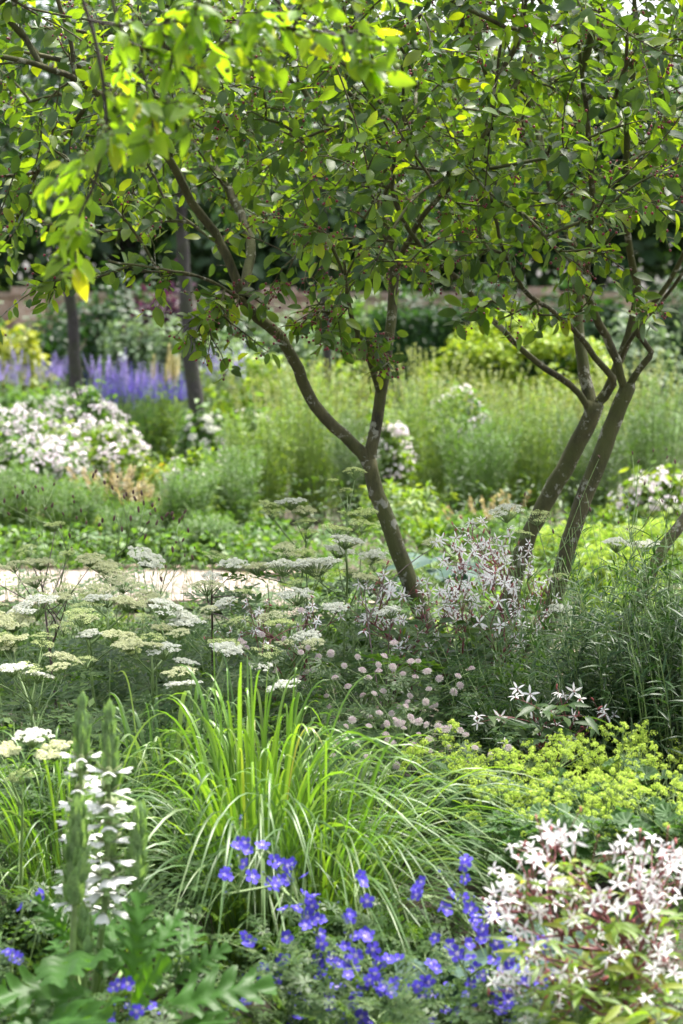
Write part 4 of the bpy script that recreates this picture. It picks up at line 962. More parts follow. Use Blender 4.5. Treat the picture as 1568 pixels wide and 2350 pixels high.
# ---------------------------------------------------------------- the branch that hangs in from the near tree
root = thing('overhanging_tree', 'blurred sprays of bright yellow-green leaves hanging from a near tree', 'tree', (-1.9, 3.7, 0))
sk = Skel()
sk.limb([(-1.9, 3.7, -0.1), (-1.85, 3.7, 1.0), (-1.75, 3.75, 2.0), (-1.4, 3.95, 2.6), (-0.9, 4.15, 2.78), (-0.3, 4.25, 2.76), (0.3, 4.4, 2.6)], 0.07, 0.012, 0.06, 2.3)
OB = [([(-150, -900, 4.15), (90, -300, 4.20), (190, 0, 4.25), (222, 110, 4.25), (243, 250, 4.25), (238, 330, 4.25), (210, 440, 4.25), (172, 520, 4.25), (178, 640, 4.25)], 0.0055, 0.002),
      ([(150, -900, 4.20), (230, -200, 4.25), (262, 20, 4.25), (292, 95, 4.25), (325, 160, 4.25), (346, 235, 4.25), (340, 300, 4.25)], 0.005, 0.002),
      ([(202, 45, 4.25), (260, 58, 4.23), (330, 58, 4.22), (410, 52, 4.20)], 0.003, 0.0015),
      ([(300, -850, 4.30), (520, -200, 4.40), (640, 5, 4.45), (720, 55, 4.50), (800, 90, 4.52), (870, 120, 4.52)], 0.005, 0.002),
      ([(560, -120, 4.40), (560, 10, 4.35), (520, 90, 4.30), (470, 120, 4.30)], 0.0035, 0.0015)]
for pts, r0, r1 in OB: sk.limb([at(*p) for p in pts], r0, r1, 0.03, True)
TC = [((400, 180), 9, 0.03), ((380, 250), 10, 0.032), ((340, 300), 8, 0.03), ((470, 120), 9, 0.035), ((300, 220), 6, 0.025), ((250, 340), 4, 0.02), ((150, 400), 3, 0.02), ((170, 520), 7, 0.02), ((150, 480), 3, 0.022), ((175, 600), 6, 0.018),
      ((460, 30), 9, 0.035), ((580, 60), 9, 0.035), ((600, 130), 7, 0.03), ((680, 60), 4, 0.03), ((830, 110), 8, 0.024), ((870, 130), 5, 0.02), ((860, 30), 5, 0.03), ((390, 20), 5, 0.03), ((280, 90), 3, 0.02), ((540, -60), 8, 0.05), ((760, -50), 6, 0.05)]
tips = np.vstack([at(*c, 4.25 + rng.normal() * 0.06) + rng.normal(size=(k, 3)) * np.array([s, s * 1.6, s]) for c, k, s in TC])
above = np.stack([rng.uniform(-1.8, -0.6, 30), rng.uniform(3.0, 4.4, 30), rng.uniform(2.6, 3.3, 30)], 1)
sk.grow(np.vstack([tips, above]), step=0.02, arch=0.02, jit=0.1)
mb = MB(); sk.tubes(mb, 0.0011, 0.4, 0.004, 0, 8, 4); part('trunk', mb, M['twig'], root)
P, T = sk.along(0.08, 0.018)
side = nrm(np.cross(T, rdir(len(P)))); D = nrm(T * 0.5 + side * 0.7 - UP * 0.55); N = nrm(UP * 0.6 + rng.normal(size=P.shape) * 0.6 + np.array([0, -0.25, 0]))
mb = MB(); scatter(mb, POINTED, P, D, N, 0.052 * rng.uniform(0.55, 1.2, len(P))); part('crown', mb, M['apple'], root)
tp = tips[rng.random(len(tips)) < 0.5]; k = np.repeat(np.arange(len(tp)), 3); d = rng.normal(size=(len(k), 3)) * 0.012 - UP * 0.012
mb = MB(); mb.inst(ball(6, 5), eye(len(k)), np.full(len(k), 0.0052), tp[k] + d); o = part('fruit', mb, M['fruit'], root); o['kind'] = 'stuff'

# ---------------------------------------------------------------- umbels of the near bed
TIER = []
UMB = [(92, 1290, 75, 'c'), (30, 1300, 60, 'c'), (205, 1283, 75, 'c'), (337, 1283, 92, 'w'), (240, 1306, 65, 'c'), (260, 1322, 80, 'c'), (125, 1205, 52, 'g'), (62, 1265, 60, 'g'), (155, 1270, 40, 'g'),
       (492, 1280, 60, 'g'), (535, 1297, 75, 'w'), (590, 1300, 85, 'c'), (725, 1297, 118, 'w'), (655, 1268, 80, 'c'), (615, 1158, 48, 'g'), (667, 1153, 72, 'w'), (627, 1178, 60, 'g'), (702, 1200, 60, 'g'), (707, 1223, 55, 'g'),
       (795, 1240, 85, 'w'), (475, 1348, 80, 'c'), (285, 1343, 80, 'c'), (80, 1333, 70, 'c'), (75, 1395, 120, 'w'), (30, 1425, 110, 'c'), (380, 1398, 97, 'w'), (682, 1368, 88, 'w'), (185, 1418, 88, 'g'), (272, 1460, 86, 'c'),
       (547, 1428, 60, 'g'), (20, 1470, 90, 'c'), (25, 1535, 80, 'w'), (350, 1480, 60, 'c'), (415, 1573, 82, 'w'), (425, 1520, 60, 'w'), (520, 1490, 78, 'w'), (650, 1578, 80, 'w'), (410, 1455, 60, 'c'), (740, 1320, 62, 'g'),
       (625, 1420, 80, 'c'), (700, 1270, 60, 'g'), (814, 1085, 62, 'g'), (796, 1128, 36, 'g'), (796, 1180, 46, 'g'), (832, 1205, 76, 'g'), (840, 1327, 66, 'c'), (881, 1297, 46, 'g'), (894, 1405, 66, 'w'), (765, 1103, 26, 'g'), (720, 1480, 60, 'c'),
       (1160, 1178, 88, 'w'), (1234, 1190, 72, 'g'), (991, 1247, 52, 'c'), (1416, 1249, 76, 'w'), (1481, 1251, 66, 'w'), (1289, 1399, 66, 'w'), (1094, 1199, 46, 'g'), (1284, 1324, 46, 'g'), (1200, 1225, 50, 'g'), (1450, 1215, 50, 'g'),
       (770, 1395, 60, 'w'), (480, 1400, 50, 'c'), (140, 1370, 60, 'c'), (560, 1360, 54, 'g'), (330, 1420, 46, 'g'), (100, 1480, 60, 'g'), (600, 1530, 60, 'w')]
for _ in range(46):
    y_ = rng.uniform(1290, 1560); UMB.append((rng.uniform(-40, 720), y_, rng.uniform(50, 88), 'wwccg'[int(rng.integers(0, 5))]))
for _ in range(12):
    UMB.append((rng.uniform(600, 860), rng.uniform(1150, 1330), rng.uniform(42, 76), 'wgc'[int(rng.integers(0, 3))])); tall_k = (UMB[-1][0], UMB[-1][1]); TIER.append(tall_k)
UPL = [(40, 6.3, 'umbel plant at the picture edge with cream and white heads near the bobble flowers'), (150, 7.3, 'umbel plant with the row of flat cream heads along the pale path'), (250, 6.8, 'umbel plant with cream heads under the bobble flowers'),
       (360, 6.6, 'umbel plant with two flat white heads in front of the path'), (500, 7.4, 'umbel plant with white heads before the brick edging'), (450, 6.2, 'low umbel plant with white heads just behind the arching grass'),
       (650, 7.6, 'tall umbel plant with a cluster of green and white heads left of the trunk'), (680, 6.8, 'umbel plant with the widest white heads in front of the trunk'), (800, 7.5, 'tallest umbel plant, its green top head in front of the trunk fork'),
       (880, 6.9, 'umbel plant with small heads at the foot of the leaning trunk'), (1170, 7.7, 'umbel plant with white and green heads before the slanting trunks'), (1440, 7.7, 'umbel plant with two white heads before the chartreuse mounds'), (1290, 7.2, 'umbel plant with one low white head among the wiry stems')]
tall = {(814, 1085): 8, (796, 1128): 8, (796, 1180): 8, (832, 1205): 8, (765, 1103): 8, (615, 1158): 6, (667, 1153): 6, (627, 1178): 6, (702, 1200): 6, (707, 1223): 6, (1284, 1324): 12, (1289, 1399): 12}
tall.update({k: (6 if k[0] < 740 else 8) for k in TIER})
assign = {k: [] for k in range(len(UPL))}
for u in UMB:
    dy = u[1]; Yu = float(np.interp(dy, [1080, 1280, 1400, 1580], [7.6, 7.35, 6.8, 6.1]))
    k = tall.get((u[0], u[1]))
    if k is None:
        k = min(range(len(UPL)), key=lambda i: abs(UPL[i][0] - u[0]) / 100 + abs(UPL[i][1] - Yu) * 1.3)
    else:
        Yu = UPL[k][1]
    assign[k].append((u, Yu + rng.normal() * 0.05))
def umbel_plant(label, bx, by, heads, leafy=46, leaf_h=0.42, lsz=0.30, group='white umbel plants'):
    root = thing('umbel_plant', label, 'plant', (bx, by, 0), group)
    sk = Skel(4000)
    sk.limb([(bx, by, -0.02), (bx, by + 0.01, 0.12), (bx + 0.01, by, 0.25)], 0.006, 0.005, 0.04, True)
    tips, hd = [], []
    for (dx, dy, w, ty), Yu in heads:
        c = at(dx, dy, Yu); s = size(w, Yu)
        Nn = nrm(UP + np.array([rng.normal() * 0.16, -0.10 + rng.normal() * 0.13, 0])); tips.append(c - Nn * 0.26 * s); hd.append((c, Nn, s, ty))
    if tips: sk.grow(np.array(tips), step=0.06, arch=0.03, jit=0.04, walk=0.75)
    mb = MB(); sk.tubes(mb, 0.0016, 0.4, 0.0045, 0, 6, 5)
    part('stem', mb, M['pstem' if rng.random() < 0.55 else 'gstem'], root)
    for c, Nn, s, ty in hd:
        k = rng.integers(0, 4); put(root, UM[ty][k], 'flower_head', [c], np.cross(Nn, rdir(1)), Nn[None], [s * 1.06])
    a = rng.uniform(0, 2 * math.pi, leafy); r = 0.05 + 0.26 * np.sqrt(rng.random(leafy)); z = leaf_h * rng.uniform(0.3, 1.05, leafy) * (1.15 - r * 0.9)
    P1 = np.stack([bx + np.cos(a) * r, by + np.sin(a) * r, z], 1); B = np.tile([bx, by, 0.03], (leafy, 1))
    mb = MB(); mb.tubes(bez(B, (B + P1) / 2 + UP * 0.06, P1, 6), np.full((leafy, 6), 0.0016), 4, 1)
    D = np.stack([np.cos(a), np.sin(a), rng.uniform(-0.3, 0.5, leafy)], 1)
    scatter(mb, FERN, P1, D, nrm(UP - D * 0.3 + np.array([0, -0.25, 0]) + rng.normal(size=D.shape) * 0.2), lsz * rng.uniform(0.55, 1.1, leafy))
    part('foliage', mb, [M['fern'], M['gstem']], root)
for k, (dx, Y, lb) in enumerate(UPL):
    b = at(dx, 1500, Y); h = 0.46 if k not in (6, 8) else 0.62
    umbel_plant(lb, b[0], Y, assign[k], 36, h)
NU = [((75, 1692, 96, 'w'), 5.2), ((120, 1724, 98, 'c'), 5.15), ((15, 1722, 76, 'c'), 5.2), ((45, 1785, 70, 'g'), 5.2), ((-60, 1660, 90, 'w'), 5.3)]
umbel_plant('nearest umbel plant, blurred white and cream heads beside the tall white spikes', at(40, 0, 5.3)[0], 5.3, NU, 40, 0.3, 0.26)
for dx, Y, lb in ((320, 6.0, 'ferny leaves of a flowerless umbel plant behind the arching grass'), (560, 6.2, 'ferny leaves of a flowerless umbel plant below the widest white heads'), (120, 6.0, 'ferny leaves of a flowerless umbel plant behind the tall white spikes'), (600, 7.0, 'ferny leaves of a flowerless umbel plant under the tall cluster left of the trunk'), (420, 7.2, 'ferny leaves of a flowerless umbel plant before the brick edging'), (60, 7.0, 'ferny leaves of a flowerless umbel plant under the row of cream heads'), (200, 9.5, 'ferny tuft at the bed edge before the pale path'), (360, 9.5, 'ferny tuft at the bed edge under the dark bobble flowers'), (520, 9.5, 'ferny tuft at the bed edge left of the widest umbels'), (40, 9.5, 'ferny tuft at the bed edge by the picture border'), (660, 9.5, 'ferny tuft at the bed edge behind the tall umbel cluster'), (800, 9.5, 'ferny tuft behind the tallest umbel plant')):
    umbel_plant(lb, at(dx, 0, Y)[0], Y, [], 38, 0.42 if Y < 8 else 0.38)

# ---------------------------------------------------------------- herb: branching plant with single flowers
def herb(name, label, cat, base, flowers, me, fname, fsize, leaf_tips, tpls, leafL, leafm, stemm, group=None, r=0.0011, up=0.6, camw=0.6, rnd=0.45, per=3, walk=0.7, stub=0.12, arch=0.03, jit=0.06, step=0.03, buds=None):
    base = np.asarray(base, float)
    root = thing(name, label, cat, tuple(base), group)
    sk = Skel(12000); sk.limb([base - UP * 0.01, base + UP * stub * 0.5, base + UP * stub + rng.normal(size=3) * 0.004], r * 2.6, r * 2.2, 0.03, True)
    n1 = len(flowers); N = face_cam(n1, up, camw, rnd) if n1 else np.zeros((0, 3))
    att = np.asarray(flowers) - N * np.asarray(fsize).mean() * 0.12 if n1 else np.zeros((0, 3))
    nb = min(int(n1 * 0.45), 95) if buds else 0
    if nb:
        bp = np.asarray(flowers)[rng.permutation(n1)[:nb]] + rng.normal(size=(nb, 3)) * 0.022 + UP * 0.006
        att = np.vstack([att, bp]); bn = nrm(UP + rng.normal(size=(nb, 3)) * 0.6)
        put(root, buds, 'flower_bud', bp, np.cross(bn, rdir(nb)), bn, fsize * rng.uniform(0.7, 1.2, nb))
    tips = np.vstack([att, leaf_tips]) if len(leaf_tips) else att
    sk.grow(tips, step=step, arch=arch, jit=jit, walk=walk)
    mb = MB(); sk.tubes(mb, r, 0.38, r * 3.2, 0, 5, 4); part('stem', mb, M[stemm], root)
    if n1: put(root, me, fname, np.asarray(flowers), np.cross(N, rdir(n1)), N, fsize * rng.uniform(0.8, 1.15, n1))
    if len(leaf_tips):
        P = np.repeat(np.asarray(leaf_tips), per, 0); m = len(P)
        a = rng.uniform(0, 2 * math.pi, len(leaf_tips)).repeat(per) + np.tile(np.arange(per) * 2 * math.pi / max(per, 1) * (0.6 if per == 3 else 1), len(leaf_tips))
        D = np.stack([np.cos(a), np.sin(a), rng.uniform(-0.35, 0.25, m)], 1); Nn = nrm(UP + np.array([0, -0.35, 0]) + rng.normal(size=(m, 3)) * 0.35)
        mb = MB(); scatter(mb, tpls, P, D, Nn, leafL * rng.uniform(0.65, 1.2, m)); part('foliage', mb, M[leafm], root)
    return root
def blob(n, dx, dy, Y, sx, sy, sY):
    """points in an ellipse of the picture's measure at about distance Y"""
    a = rng.uniform(0, 2 * math.pi, n); r = np.sqrt(rng.random(n))
    return np.array([at(dx + math.cos(t) * q * sx, dy + math.sin(t) * q * sy, Y + g) for t, q, g in zip(a, r, rng.normal(size=n) * sY)])

# star flowers in the middle of the bed
f = np.vstack([blob(38, 1095, 1310, 7.2, 85, 60, 0.1), blob(30, 1090, 1370, 7.15, 100, 70, 0.1), blob(16, 1060, 1250, 7.25, 65, 40, 0.08), blob(14, 1190, 1410, 7.1, 60, 80, 0.1)])
herb('star_flower_plant', 'plant of white star flowers on red stems right of the leaning trunk', 'flowers', at(1085, 1760, 7.2) * np.array([1, 1, 0]), f, gill_me, 'star_flower', 0.041,
     np.vstack([blob(45, 1080, 1480, 7.15, 110, 110, 0.12), blob(30, 1090, 1580, 7.1, 110, 90, 0.12)]), TRIFOL, 0.06, 'gillleaf', 'rstem', 'star flower plants', buds=gbud, rnd=0.6, up=0.3, r=0.0008)
f = np.vstack([blob(34, 1110, 1260, 7.4, 120, 70, 0.08), blob(40, 1170, 1380, 7.35, 110, 110, 0.08)])
herb('star_flower_plant', 'plant of white star flowers with heads reaching up to the slanting trunks', 'flowers', at(1160, 1760, 7.4) * np.array([1, 1, 0]), f, gill_me, 'star_flower', 0.039, blob(50, 1160, 1480, 7.4, 90, 80, 0.1), TRIFOL, 0.055, 'gillleaf', 'rstem', 'star flower plants', buds=gbud, rnd=0.6, up=0.3, r=0.0008)
f = np.vstack([blob(30, 1010, 1370, 7.25, 60, 60, 0.12), blob(40, 870, 1390, 7.3, 70, 70, 0.1), blob(14, 960, 1500, 7.2, 90, 50, 0.1)])
herb('star_flower_plant', 'plant of white star flowers in front of the foot of the leaning trunk', 'flowers', at(950, 1760, 7.25) * np.array([1, 1, 0]), f, gill_me, 'star_flower', 0.038,
     np.vstack([blob(40, 950, 1520, 7.2, 100, 90, 0.12), blob(25, 930, 1620, 7.1, 100, 70, 0.1)]), TRIFOL, 0.055, 'gillleaf', 'rstem', 'star flower plants', buds=gbud, rnd=0.6, up=0.3, r=0.0008)
f = np.array([at(dx, dy, 6.2 + rng.normal() * 0.05) for dx, dy in ((1188, 1582), (1217, 1594), (1184, 1600), (1286, 1592), (1295, 1598), (1318, 1588), (1332, 1605), (1218, 1632), (1256, 1634), (1317, 1645), (1386, 1630), (1390, 1640), (1410, 1642), (1094, 1645), (1096, 1660), (1148, 1646), (1352, 1662), (1280, 1665), (1262, 1675), (1232, 1656), (1242, 1690), (1233, 1708), (1262, 1705), (1296, 1712), (1316, 1700), (1160, 1708), (1170, 1715), (1150, 1728), (1272, 1770), (1240, 1795))])
herb('star_flower_plant', 'sparse star flowers on dark leaves above the chartreuse froth', 'flowers', at(1240, 1960, 6.2) * np.array([1, 1, 0]), f, gill_me, 'star_flower', 0.038,
     np.vstack([blob(26, 1250, 1660, 6.2, 130, 60, 0.1), blob(30, 1240, 1760, 6.2, 110, 70, 0.1)]), TRIFOL, 0.065, 'gillleaf', 'rstem', 'star flower plants', buds=gbud, rnd=0.45, r=0.0008)
f = np.vstack([blob(30, 680, 1440, 6.9, 110, 70, 0.15), blob(16, 560, 1420, 7.0, 80, 50, 0.15)])
herb('star_flower_plant', 'small scattered white stars among the ferny leaves by the widest umbel', 'flowers', at(660, 1800, 6.9) * np.array([1, 1, 0]), f, gill_me, 'star_flower', 0.028,
     blob(40, 680, 1560, 6.9, 120, 80, 0.12), TRIFOL, 0.06, 'gillleaf', 'rstem', 'star flower plants', buds=gbud, rnd=0.6, up=0.3, r=0.0009)
# near star flowers
FN = [(935, 1910), (1260, 1920)]
f = np.vstack([blob(32, 1215, 2050, 4.45, 95, 130, 0.07), blob(34, 1390, 1990, 4.4, 170, 95, 0.1), blob(26, 1500, 2010, 4.45, 75, 90, 0.06), blob(34, 1330, 2150, 4.35, 190, 110, 0.1), blob(26, 1480, 2240, 4.35, 100, 100, 0.06), blob(18, 1220, 2260, 4.35, 90, 80, 0.05), blob(10, 1270, 1925, 4.5, 40, 25, 0.04)])
f2, f1 = f[::2], f[1::2]
lt = np.vstack([blob(70, 1370, 2130, 4.4, 200, 170, 0.08), blob(90, 1400, 2290, 4.35, 190, 90, 0.08)])
herb('star_flower_plant', 'blurred nearest star flower plant with the thick red stem', 'flowers', np.array([at(1440, 0, 4.4)[0], 4.4, 0]), f1, gill_me, 'star_flower', 0.035, lt[::2], LANCE, 0.055, 'gillyel', 'rstem', 'star flower plants', buds=gbud, r=0.0010, rnd=0.5, stub=0.25)
herb('star_flower_plant', 'blurred near star flower plant leaning over the violet cranesbills', 'flowers', np.array([at(1300, 0, 4.5)[0], 4.5, 0]), f2, gill_me, 'star_flower', 0.035, lt[1::2], LANCE, 0.052, 'gillyel', 'rstem', 'star flower plants', buds=gbud, r=0.0009, rnd=0.5, stub=0.2)

# cranesbills
GE = [((680, 4.75), [(560, 1935), (545, 1950), (572, 1955), (602, 1942), (520, 2000), (525, 2015), (577, 2013), (630, 1978), (645, 1985), (660, 1988), (700, 2012), (617, 2030), (630, 2035), (640, 2022), (660, 2020), (710, 2065), (715, 2080), (655, 2090), (705, 2105), (700, 2125), (720, 2122), (735, 2145), (567, 2148), (572, 2170), (726, 2205), (648, 2215), (745, 2245), (740, 2230), (605, 2255), (537, 2280), (700, 2282), (708, 2270), (530, 2320), (740, 2300), (680, 2345), (760, 2310)],
       'violet cranesbill in front of the middle of the grass clump'),
      ((880, 4.6), [(830, 2010), (835, 2025), (800, 2105), (815, 2150), (845, 2150), (790, 2175), (853, 2180), (800, 2205), (812, 2220), (820, 2195), (870, 2210), (860, 2235), (830, 2255), (835, 2265), (815, 2285), (850, 2250), (880, 2275), (905, 2255), (930, 2265), (800, 2315), (815, 2325), (790, 2340), (830, 2335), (985, 2340), (900, 2280)],
       'violet cranesbill under the arching pale grass tips'),
      ((1080, 4.65), [(1070, 1975), (1062, 1985), (960, 2045), (955, 2055), (1018, 2080), (1025, 2090), (1065, 2060), (1095, 2105), (1090, 2115), (1110, 2135), (1105, 2155), (1118, 2160), (1130, 2098), (1000, 2155), (1030, 2170), (1050, 2190), (1170, 2160), (1175, 2175), (990, 2215), (1000, 2225), (1090, 2225), (1110, 2240), (1135, 2205), (1165, 2215), (1200, 2230), (1205, 2205), (1140, 2280), (1080, 2260), (1075, 2285), (1095, 2300), (1165, 2300), (1150, 2325), (1050, 2330), (1190, 2330)],
       'violet cranesbill mingling with the near star flowers'),
      ((1290, 4.55), [(1255, 2195), (1240, 2260), (1280, 2240), (1300, 2300), (1320, 2320), (1250, 2300), (1340, 2275), (1220, 2290), (1200, 2260), (1310, 2230), (1330, 2345), (1230, 2340)],
       'violet cranesbill flowers showing below the near star flowers'),
      ((290, 4.4), [(275, 2262), (290, 2258), (262, 2268), (315, 2322), (355, 2318), (255, 2335), (252, 2345), (300, 2345)], 'few violet cranesbills under the jagged leaves'),
      ((20, 4.7), [(18, 2187), (42, 2205), (50, 2085), (30, 2195)], 'few violet cranesbills beside the jagged leaves at the picture edge')]
for (dx, Y), fl, lb in GE:
    if len(fl) > 20: fl = fl + [(rng.uniform(dx - 130, dx + 130), rng.uniform(2200, 2350)) for _ in range(8)]
    fl = fl + [(x + rng.normal() * 34, y + rng.normal() * 30) for x, y in fl if rng.random() < 0.45]
    f = np.array([at(x + rng.normal() * 2, y, Y + rng.normal() * 0.06) for x, y in fl])
    cx, cy = f[:, 0].mean(), f[:, 2].mean()
    n = 70 if len(fl) > 20 else 18
    lt = np.stack([rng.uniform(f[:, 0].min() - 0.05, f[:, 0].max() + 0.05, n), Y + rng.normal(size=n) * 0.08, rng.uniform(0.05, max(f[:, 2].mean() - 0.01, 0.16), n)], 1)
    herb('cranesbill', lb, 'flowers', (at(dx, 0, Y)[0], Y, 0), f, geran_me, 'cranesbill_flower', 0.0285, lt, PALM, 0.032, 'geranleaf', 'gstem', 'violet cranesbills', buds=ebud, r=0.0009, per=2, walk=0.6, rnd=0.4)

# astrantia
AS = [((880, 6.35), [(880, 1510), (905, 1480), (845, 1560), (870, 1545), (905, 1535), (925, 1550), (960, 1520), (980, 1545), (1010, 1560), (1050, 1555), (820, 1510), (790, 1530), (800, 1580), (835, 1600), (880, 1590), (940, 1600), (985, 1585), (1040, 1590), (1055, 1575), (760, 1500), (770, 1560), (1000, 1620), (900, 1640), (850, 1650), (960, 1660)], 'dusky pincushion flowers in the shade below the leaning trunk'),
      ((900, 5.9), [(808, 1655), (846, 1670), (905, 1655), (940, 1650), (950, 1660), (925, 1665), (885, 1690), (900, 1710), (960, 1690), (985, 1700), (1005, 1670), (1055, 1680), (1070, 1690), (1090, 1720), (840, 1740), (885, 1770), (790, 1700), (1030, 1720), (930, 1625), (870, 1640), (1070, 1755), (1130, 1735)], 'pale pincushion flowers behind the arching grass tips'),
      ((650, 6.4), [(640, 1440), (655, 1470), (690, 1500), (720, 1540), (600, 1460), (560, 1480), (700, 1580), (750, 1600), (630, 1540), (580, 1540)], 'few pincushion flowers among the ferny leaves')]
for (dx, Y), fl, lb in AS:
    fl = fl + [(x + rng.normal() * 30, y + rng.normal() * 24) for x, y in fl if rng.random() < 0.8]
    f = np.array([at(x, y, Y + rng.normal() * 0.08) for x, y in fl]); n = 60
    lt = np.stack([rng.uniform(f[:, 0].min() - 0.04, f[:, 0].max() + 0.04, n), Y + rng.normal(size=n) * 0.1, rng.uniform(0.1, f[:, 2].max() - 0.1, n)], 1)
    herb('astrantia', lb, 'flowers', (at(dx, 0, Y)[0], Y, 0), f, astr_me, 'pincushion_flower', 0.024, lt, PALM, 0.05, 'gillleaf', 'gstem', 'pincushion flowers', r=0.0008, per=2, walk=0.75, up=0.9)

# chartreuse lady's mantle
AL = [((1040, 5.9), (1030, 1740, 90, 50), 26, 'chartreuse froth nearest to the arching grass'), ((1170, 5.75), (1160, 1790, 90, 60), 34, 'chartreuse froth below the sparse star flowers'), ((1300, 5.85), (1300, 1765, 90, 60), 36, 'chartreuse froth midway along its bank'),
      ((1440, 5.95), (1450, 1740, 110, 60), 40, 'tallest chartreuse froth under the dark willow leaves'), ((1500, 5.4), (1490, 1840, 110, 70), 36, 'chartreuse froth just above the near star flowers at the picture edge'), ((1330, 5.4), (1320, 1850, 100, 60), 30, 'chartreuse froth above the tip of the near star flowers'), ((1150, 5.5), (1150, 1860, 90, 50), 16, 'leafier lady\'s mantle with little froth beside the grass tips')]
for (dx, Y), (fx, fy, sx, sy), nf, lb in AL:
    f = blob(int(nf * 0.8), fx, fy, Y, sx * 1.05, sy * 1.15, 0.12); n = 60
    lt = blob(n, fx, fy + 100, Y - 0.05, sx * 1.15, 95, 0.1)
    herb('ladys_mantle', lb, 'flowers', (at(dx, 0, Y)[0], Y, 0), f, froth_me, 'flower_spray', 0.057, lt, SCALLOP, 0.055, 'alch', 'gstem', 'frothy lady\'s mantle', r=0.0011, per=1, up=1.0, camw=0.2, rnd=0.3)

# burnets: wiry stems with bobbles
def burnet(label, dx, Y, heads, size_, pinks=0.25, leaves=30, lh=0.4):
    f = np.array([at(x, y, Y + rng.normal() * 0.12) for x, y in heads])
    root = thing('burnet', label, 'flowers', (at(dx, 0, Y)[0], Y, 0), 'wiry bobble flowers')
    sk = Skel(9000)
    bx = at(dx, 0, Y)[0]
    for k in range(7):
        q = f[rng.integers(0, len(f))]; b = np.array([bx + rng.normal() * 0.1, Y + rng.normal() * 0.08, 0])
        sk.limb([b, b * 0.55 + q * 0.45 + UP * 0.05, b * 0.3 + q * 0.7], 0.0022, 0.0012, 0.05, 0.3, frm=0)
    sk.grow(f - UP * size_ * 0.45, step=0.04, arch=-0.02, jit=0.04, walk=0.8)
    mb = MB(); sk.tubes(mb, 0.0008, 0.35, 0.0022, 0, 5, 4); part('stem', mb, M['gstem'], root)
    n = len(f); N = nrm(UP + rng.normal(size=(n, 3)) * 0.3)
    S = size_ * rng.uniform(0.4, 0.8, n)
    for i in range(n):
        put(root, bob_me[1 if rng.random() < pinks else 0], 'bobble_flower', f[i:i + 1], np.cross(N[i:i + 1], rdir(1)), N[i:i + 1], S[i:i + 1])
    if leaves:
        P = np.stack([bx + rng.normal(size=leaves) * 0.18, Y + rng.normal(size=leaves) * 0.12, rng.uniform(0.05, lh, leaves)], 1)
        mb = MB(); scatter(mb, FERN, P, rdir(leaves) + UP * 0.2, nrm(UP + rng.normal(size=(leaves, 3)) * 0.4), 0.16 * rng.uniform(0.6, 1.2, leaves)); part('foliage', mb, M['fern'], root)
h1 = [(205 + x * 0, 0) for x in range(0)]
b1 = [(214, 1092), (220, 1082), (240, 1108), (258, 1120), (270, 1095), (285, 1140), (290, 1135), (306, 1130), (310, 1145), (330, 1155), (325, 1132), (345, 1180), (350, 1160), (356, 1170), (340, 1200), (365, 1147), (372, 1190), (383, 1182), (395, 1180), (398, 1190), (412, 1195), (418, 1188), (425, 1175), (432, 1218), (420, 1240), (405, 1245), (396, 1262), (442, 1280), (447, 1258), (424, 1275), (360, 1200), (333, 1232), (330, 1325), (380, 1300), (370, 1330), (300, 1190), (280, 1215), (262, 1190), (235, 1195), (318, 1170)]
b2 = [(82, 1118), (88, 1128), (98, 1122), (105, 1168), (35, 1118), (52, 1130), (40, 1140), (124, 1112), (168, 1140), (170, 1152), (176, 1190), (198, 1200), (228, 1205), (186, 1172), (140, 1210), (60, 1170), (20, 1180), (10, 1150), (120, 1160), (145, 1180), (165, 1262), (160, 1230), (200, 1245), (90, 1230)]
burnet('dark bobble flowers on wiry stems before the rusty clump across the path', 330, 7.9, b1, 0.024, 0.2)
burnet('sparse pink and maroon bobbles on wiry stems near the picture edge', 110, 7.9, b2, 0.022, 0.4)
b3 = [(1090, 1155), (1125, 1220), (1130, 1235), (1030, 1282), (1196, 1158), (1205, 1135), (1238, 1330), (1280, 1330), (1270, 1220), (1355, 1170), (1375, 1048), (1345, 1295), (1330, 1140), (1220, 1270), (1095, 1340), (1160, 1410), (1200, 1290), (1145, 1260), (1255, 1360)]
b4 = [(1452, 1040), (1466, 1060), (1500, 1035), (1530, 1032), (1532, 1050), (1490, 1090), (1480, 1110), (1508, 1115), (1520, 1150), (1465, 1160), (1440, 1165), (1420, 1200), (1440, 1215), (1488, 1190), (1510, 1232), (1460, 1250), (1540, 1105), (1550, 1060), (1555, 1180), (1400, 1155), (1385, 1185), (1405, 1310), (1500, 1320), (1530, 1290), (1380, 1260), (1430, 1290), (1475, 1230)]
burnet('wiry green stems with few bobbles before the slanting trunks', 1200, 7.0, b3, 0.018, 0.3, 34, 0.5)
burnet('tall wiry green stems with tiny dark bobbles at the picture edge', 1440, 6.8, b4, 0.014, 0.05, 34, 0.5)
